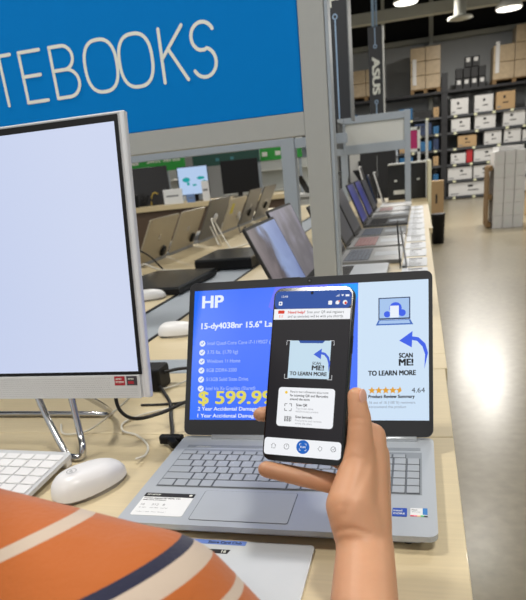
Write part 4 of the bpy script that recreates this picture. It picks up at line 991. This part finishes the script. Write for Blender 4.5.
stroke(mb, [(-.0295, -.0660), (-.0272, -.0640), (-.0249, -.0660)], .0004, zi); stroke(mb, [(-.0288, -.0658), (-.0288, -.0685), (-.0256, -.0685), (-.0256, -.0658)], .0004, zi)
stroke(mb, arc(-.0145, -.0663, .0024, .0024, 0, 360), .0004, zi); stroke(mb, [(-.0145, -.0650), (-.0145, -.0664)], .0004, zi)
stroke(mb, [(.0153, -.0660), (.0170, -.0640), (.0190, -.0650), (.0188, -.0668), (.0172, -.0682), (.0153, -.0660)], .0004, zi)
stroke(mb, arc(.0295, -.0655, .0022, .0022, 0, 360), .0004, zi); stroke(mb, [(.0285, -.0656), (.0293, -.0662), (.0306, -.0648)], .0004, zi)
mb.use(P_btn).prism(disc(.0012, -.0656, .0062, 28), s0 + .0004, s0 + .0006).use(P_w).text('SCAN', .0012, -.0664, .0016, .0050, .02, s0 + .0008, 'C')
for x, y, a, b in ((-.0020, -.0628, 1, -1), (.0044, -.0628, -1, -1), (-.0020, -.0686, 1, 1), (.0044, -.0686, -1, 1)): stroke(mb, [(x, y + b * .0014), (x, y), (x + a * .0014, y)], .0004, s0 + .0008)
mb.build('navigation_bar', None, scr)
MB().box((pw - .0002, .020, -.0055), (pw + .0010, .036, -.0030), .0004).build('side_button', M_blackm, t)
MB().box((.012, .050, -.0100), (.032, .074, -.0086), .001).build('rear_camera_bump', M_black, t)

# ------------------------------------------------------------------ PERSON
def ph2w(x, y, z):
    """phone-local (x right, y away behind the phone, z up) to world"""
    return PO + PR * x + PA * y + PU * z
M_skin = mat('warm_skin', (206, 154, 118), .5, noise=.07, scale=55, bump=.12, sss=.12)
def capsule(bm, a, ra, b, rb, n=18):
    a = Vector(a); b = Vector(b); d = b - a
    if d.length < 1e-6: return
    q = d.to_track_quat('Z', 'Y').to_matrix().to_4x4()
    bmesh.ops.create_uvsphere(bm, u_segments=n, v_segments=10, radius=ra, matrix=Matrix.Translation(a))
    bmesh.ops.create_uvsphere(bm, u_segments=n, v_segments=10, radius=rb, matrix=Matrix.Translation(b))
    bmesh.ops.create_cone(bm, cap_ends=True, segments=n, radius1=ra, radius2=rb, depth=d.length, matrix=Matrix.Translation((a + b) / 2) @ q)
def ell(bm, c, r, rot=None):
    M = Matrix.Translation(c) @ (rot or Matrix.Identity(4)) @ Matrix.Diagonal((r[0], r[1], r[2], 1)); bmesh.ops.create_uvsphere(bm, u_segments=28, v_segments=18, radius=1, matrix=M)
def blob(name, chains, ells, voxel, smooth, m_, parent, origin=(0, 0, 0)):
    bm = bmesh.new()
    for ch in chains:
        for i in range(len(ch) - 1): capsule(bm, ch[i][0], ch[i][1], ch[i + 1][0], ch[i + 1][1])
    for e in ells: ell(bm, *e)
    me = bpy.data.meshes.new('tmp'); bm.to_mesh(me); bm.free()
    o = bpy.data.objects.new('tmp', me); COL.objects.link(o)
    r = o.modifiers.new('r', 'REMESH'); r.mode = 'VOXEL'; r.voxel_size = voxel; r.use_smooth_shade = True
    s_ = o.modifiers.new('s', 'SMOOTH'); s_.factor = .5; s_.iterations = smooth
    dg = bpy.context.evaluated_depsgraph_get(); dg.update()
    m2 = bpy.data.meshes.new_from_object(o.evaluated_get(dg)); bpy.data.objects.remove(o)
    m2.name = name; m2.transform(Matrix.Translation(-Vector(origin))); m2.materials.clear(); m2.materials.append(m_)
    for p in m2.polygons: p.use_smooth = True
    ob = bpy.data.objects.new(name, m2); COL.objects.link(ob); ob.parent = parent
    return ob
PB = (-.0, -.33, 0)
person = thing('person', 'person in an orange knit shirt with navy and cream stripes, holding up the phone', 'person', PB)
V = Vector
wr = ph2w(.0620, .004, -.146); 
elbow = V((.308, -.350, T - .045)); sh = V((.201, -.319, T + .159)); mid = V((.264, -.332, T + .098))
fa1 = wr.lerp(elbow, .35); fa2 = wr.lerp(elbow, .75)
neck = V((-.03, -.33, T + .20)); chest = V((-.02, -.35, T + .0)); hip = V((-.02, -.37, .78)); lsh = V((-.23, -.37, T + .135)); TX = V((.08, .06, 0))
MCPi = ph2w(.0540, .036, -.052); MCPm = ph2w(.0560, .047, -.068); MCPr = ph2w(.0530, .051, -.085); MCPl = ph2w(.0450, .046, -.102)
chains = [
 [(sh, .045), (mid, .043), (elbow, .040)], [(elbow, .040), (fa2, .037), (fa1, .030), (wr, .0245)],
 [(wr, .0235), (MCPi, .0135)], [(wr, .0235), (MCPm, .0135)], [(wr, .0235), (MCPr, .013)], [(wr, .0225), (MCPl, .0125)],
 [(MCPi, .0125), (ph2w(.020, .040, -.034), .0098), (ph2w(-.016, .031, -.034), .0086), (ph2w(-.0370, .0155, -.036), .0080), (ph2w(-.0455, .0055, -.0385), .0072)],
 [(MCPm, .0125), (ph2w(.016, .044, -.052), .0098), (ph2w(-.016, .030, -.054), .0086), (ph2w(-.032, .0180, -.056), .0076)],
 [(MCPr, .0120), (ph2w(.016, .040, -.072), .0092), (ph2w(-.014, .028, -.074), .0082), (ph2w(-.030, .0175, -.073), .0074)],
 [(MCPl, .0115), (ph2w(.0190, .022, -.0960), .0098), (ph2w(-.0080, .010, -.0920), .0090), (ph2w(-.0335, .001, -.0885), .0080)],
 [(wr, .0240), (ph2w(.0490, -.002, -.112), .0220), (ph2w(.0500, .010, -.080), .0165), (ph2w(.0505, .0085, -.060), .0125), (ph2w(.0500, .005, -.038), .0104), (ph2w(.0462, .001, -.0175), .0082)],
 [(ph2w(.0490, -.002, -.112), .0200), (MCPl, .0120)], [(ph2w(.0500, .012, -.082), .0140), (MCPi, .0120)],
 [(neck, .052), (neck + V((0, .03, .10)), .050)],
 [(chest, .10), (V((-.02, -.34, T + .10)), .080)], [(chest, .10), (hip, .11)],
 [(V((-.02, -.34, T + .12)), .06), (sh, .045)], [(V((-.02, -.34, T + .12)), .06), (lsh, .045)],
 [(lsh, .045), (V((-.29, -.39, T - .12)), .038), (V((-.30, -.34, T - .30)), .028), (V((-.31, -.31, T - .36)), .022)],
 [(V((-.31, -.31, T - .36)), .022), (V((-.305, -.29, T - .44)), .010)], [(V((-.31, -.31, T - .36)), .022), (V((-.315, -.31, T - .44)), .010)], [(V((-.31, -.31, T - .36)), .022), (V((-.32, -.33, T - .435)), .010)],
 [(V((-.31, -.31, T - .36)), .020), (V((-.285, -.29, T - .40)), .010)],
]
hc = neck + V((0, .035, .20))
ells = [(hc, (.075, .095, .108)), (hc + V((0, .060, -.062)), (.045, .040, .040)), (hc + V((0, .098, -.015)), (.012, .016, .022)), (hc + V((-.075, 0, -.01)), (.010, .018, .028)), (hc + V((.075, 0, -.01)), (.010, .018, .028))]
body = blob('body', chains, ells, .0026, 5, M_skin, person, PB)
# creases of the wrist, palm heel and thumb joints, pressed into the skin
CREASE = [([(.034, -.139), (.046, -.131), (.058, -.128), (.070, -.131)], .0012, .0016), ([(.036, -.146), (.048, -.139), (.062, -.137)], .0009, .0015),
          ([(.044, -.0385), (.050, -.0365), (.058, -.038)], .0008, .0013), ([(.044, -.044), (.050, -.0425), (.058, -.044)], .0006, .0012),
          ([(.050, -.118), (.056, -.100), (.060, -.082), (.061, -.066)], .0010, .0030), ([(.040, -.074), (.048, -.070), (.057, -.071)], .0006, .0016), ([(.036, -.116), (.044, -.110), (.052, -.111)], .0005, .0014)]
def seg_d(px, pz, a, b):
    dx, dz = b[0] - a[0], b[1] - a[1]; t_ = max(0, min(1, ((px - a[0]) * dx + (pz - a[1]) * dz) / (dx * dx + dz * dz)))
    return math.hypot(px - a[0] - t_ * dx, pz - a[1] - t_ * dz)
PB_ = Vector(PB)
for v_ in body.data.vertices:
    wv = v_.co + PB_ - PO; lx, ly, lz = wv.dot(PR), wv.dot(PA), wv.dot(PU)
    if lz < -.16 or lz > -.02 or lx < .02 or v_.normal.dot(PA) > -.05: continue
    push = 0
    for pl, dep, wd_ in CREASE:
        d_ = min(seg_d(lx, lz, pl[k], pl[k + 1]) for k in range(len(pl) - 1))
        if d_ < wd_ * 3: push += dep * math.exp(-(d_ / wd_) ** 2)
    if push: v_.co += PA * push
# hair, eyes, mouth of the head (turned to the laptop)
def rel(v): return v - Vector(PB)
mb = MB().use(mat('dark_hair', (34, 26, 22), .6, noise=.3, scale=120, bump=.3))
bm = bmesh.new(); ell(bm, rel(hc + V((0, -.016, .020))), (.083, .096, .108)); ell(bm, rel(hc + V((0, -.05, -.04))), (.070, .060, .09))
mb.bm(bm, True); mb.build('hair', None, person)
for x in (-.028, .028):
    mb = MB(); bm = bmesh.new(); ell(bm, rel(hc + V((x, .088, .008))), (.012, .008, .007)); mb.bm(bm, True); mb.build('eye', M_white, person)
mb = MB(); bm = bmesh.new(); ell(bm, rel(hc + V((0, .098, -.055))), (.020, .006, .005)); mb.bm(bm, True); mb.build('mouth', mat('lips', (170, 90, 84), .5), person)
# nails
def nail(c, n_, u_, rx, ry):
    n_ = n_.normalized(); u_ = (u_ - n_ * u_.dot(n_)).normalized(); s_ = u_.cross(n_)
    M = Matrix(((s_.x, u_.x, n_.x, c.x), (s_.y, u_.y, n_.y, c.y), (s_.z, u_.z, n_.z, c.z), (0, 0, 0, 1)))
    bm = bmesh.new(); bmesh.ops.create_uvsphere(bm, u_segments=20, v_segments=10, radius=1, matrix=M @ Matrix.Diagonal((rx, ry, .0014, 1)))
    MB().bm(bm, True).build('fingernail', mat('nail', (222, 172, 150), .3), person).location = (0, 0, 0)
tipd = (ph2w(.0462, .001, -.0175) - ph2w(.0500, .005, -.038))
nc = ph2w(.0462, .001, -.0185) + PR * .0070 - PA * .0030
nail(rel(nc), PR * .92 - PA * .4, tipd, .0052, .0072)
# clothes
navy = (26, 28, 56)
def stripe_mat(name, axis, origin, stops, per=None):
    """knit cloth with bands across an axis given in object space"""
    mt = bpy.data.materials.new(name); mt.use_nodes = True; nt = mt.node_tree; b = nt.nodes['Principled BSDF']
    b.inputs['Roughness'].default_value = .85; b.inputs['Sheen Weight'].default_value = .2
    tc = nt.nodes.new('ShaderNodeTexCoord'); sub = nt.nodes.new('ShaderNodeVectorMath'); sub.operation = 'SUBTRACT'; sub.inputs[1].default_value = origin
    dt = nt.nodes.new('ShaderNodeVectorMath'); dt.operation = 'DOT_PRODUCT'; dt.inputs[1].default_value = axis
    nt.links.new(tc.outputs['Object'], sub.inputs[0]); nt.links.new(sub.outputs[0], dt.inputs[0])
    cr = nt.nodes.new('ShaderNodeValToRGB'); cr.color_ramp.interpolation = 'CONSTANT'
    mu = nt.nodes.new('ShaderNodeMath'); mu.operation = 'MULTIPLY_ADD'; mu.inputs[1].default_value = 1 / .36; mu.inputs[2].default_value = .45
    nt.links.new(dt.outputs['Value'], mu.inputs[0]); nt.links.new(mu.outputs[0], cr.inputs[0])
    e = cr.color_ramp.elements; e[0].position = 0; e[0].color = lin(stops[0][1]); e[1].position = stops[1][0]; e[1].color = lin(stops[1][1])
    for p, c in stops[2:]:
        q = e.new(p); q.color = lin(c)
    nt.links.new(cr.outputs[0], b.inputs['Base Color'])
    nz = nt.nodes.new('ShaderNodeTexNoise'); nz.inputs['Scale'].default_value = 260; bp = nt.nodes.new('ShaderNodeBump'); bp.inputs['Strength'].default_value = .4; bp.inputs['Distance'].default_value = .001
    nt.links.new(tc.outputs['Object'], nz.inputs['Vector']); nt.links.new(nz.outputs['Fac'], bp.inputs['Height']); nt.links.new(bp.outputs[0], b.inputs['Normal'])
    MATS[name] = mt; return mt
OR = (180, 94, 30); CR = (196, 178, 160)
ax = V((.403, -.236, -.876)).normalized()
stops = [(0, OR), (.02, navy), (.035, CR), (.06, OR), (.242, CR), (.257, OR), (.333, navy), (.348, CR), (.376, OR), (.420, CR), (.437, OR), (.52, navy), (.535, CR), (.56, OR), (.64, CR), (.655, OR), (.74, navy), (.755, CR), (.78, OR), (.86, CR), (.875, OR)]
M_knit = stripe_mat('orange_striped_knit', ax, rel(sh), stops)
slv = elbow.lerp(mid, .25)
cT = V((-.02, -.34, T + .085))
shirt = blob('shirt', [
 [(sh, .0605), (mid, .058), (slv, .055)], [(V((.02, -.285, T + .172)), .060), (sh, .0595)], [(V((.02, -.285, T + .172)), .060), (V((-.03, -.33, T + .12)), .085)], [(cT, .09), (sh, .057)], [(cT, .09), (lsh + V((.01, 0, -.01)), .062)],
 [(cT, .105), (V((-.02, -.36, T - .15)), .115)], [(V((-.02, -.36, T - .15)), .115), (V((-.02, -.38, .70)), .125)],
 [(lsh, .056), (V((-.285, -.39, T - .10)), .052)]], [], .005, 6, M_knit, person, PB)
M_jean = mat('dark_denim', (38, 44, 62), .85, noise=.2, scale=60)
blob('trousers', [[(V((-.02, -.38, .70)), .125), (V((-.02, -.38, .62)), .125)], [(V((.04, -.38, .62)), .085), (V((.06, -.37, .36)), .060), (V((.06, -.39, .06)), .045)], [(V((-.08, -.38, .62)), .085), (V((-.10, -.37, .36)), .060), (V((-.10, -.39, .06)), .045)]], [], .009, 4, M_jean, person, PB)
for x in (.06, -.10):
    bm = bmesh.new(); ell(bm, rel(V((x, -.35, .035))), (.045, .115, .035)); MB().bm(bm, True).build('shoe', M_black, person)
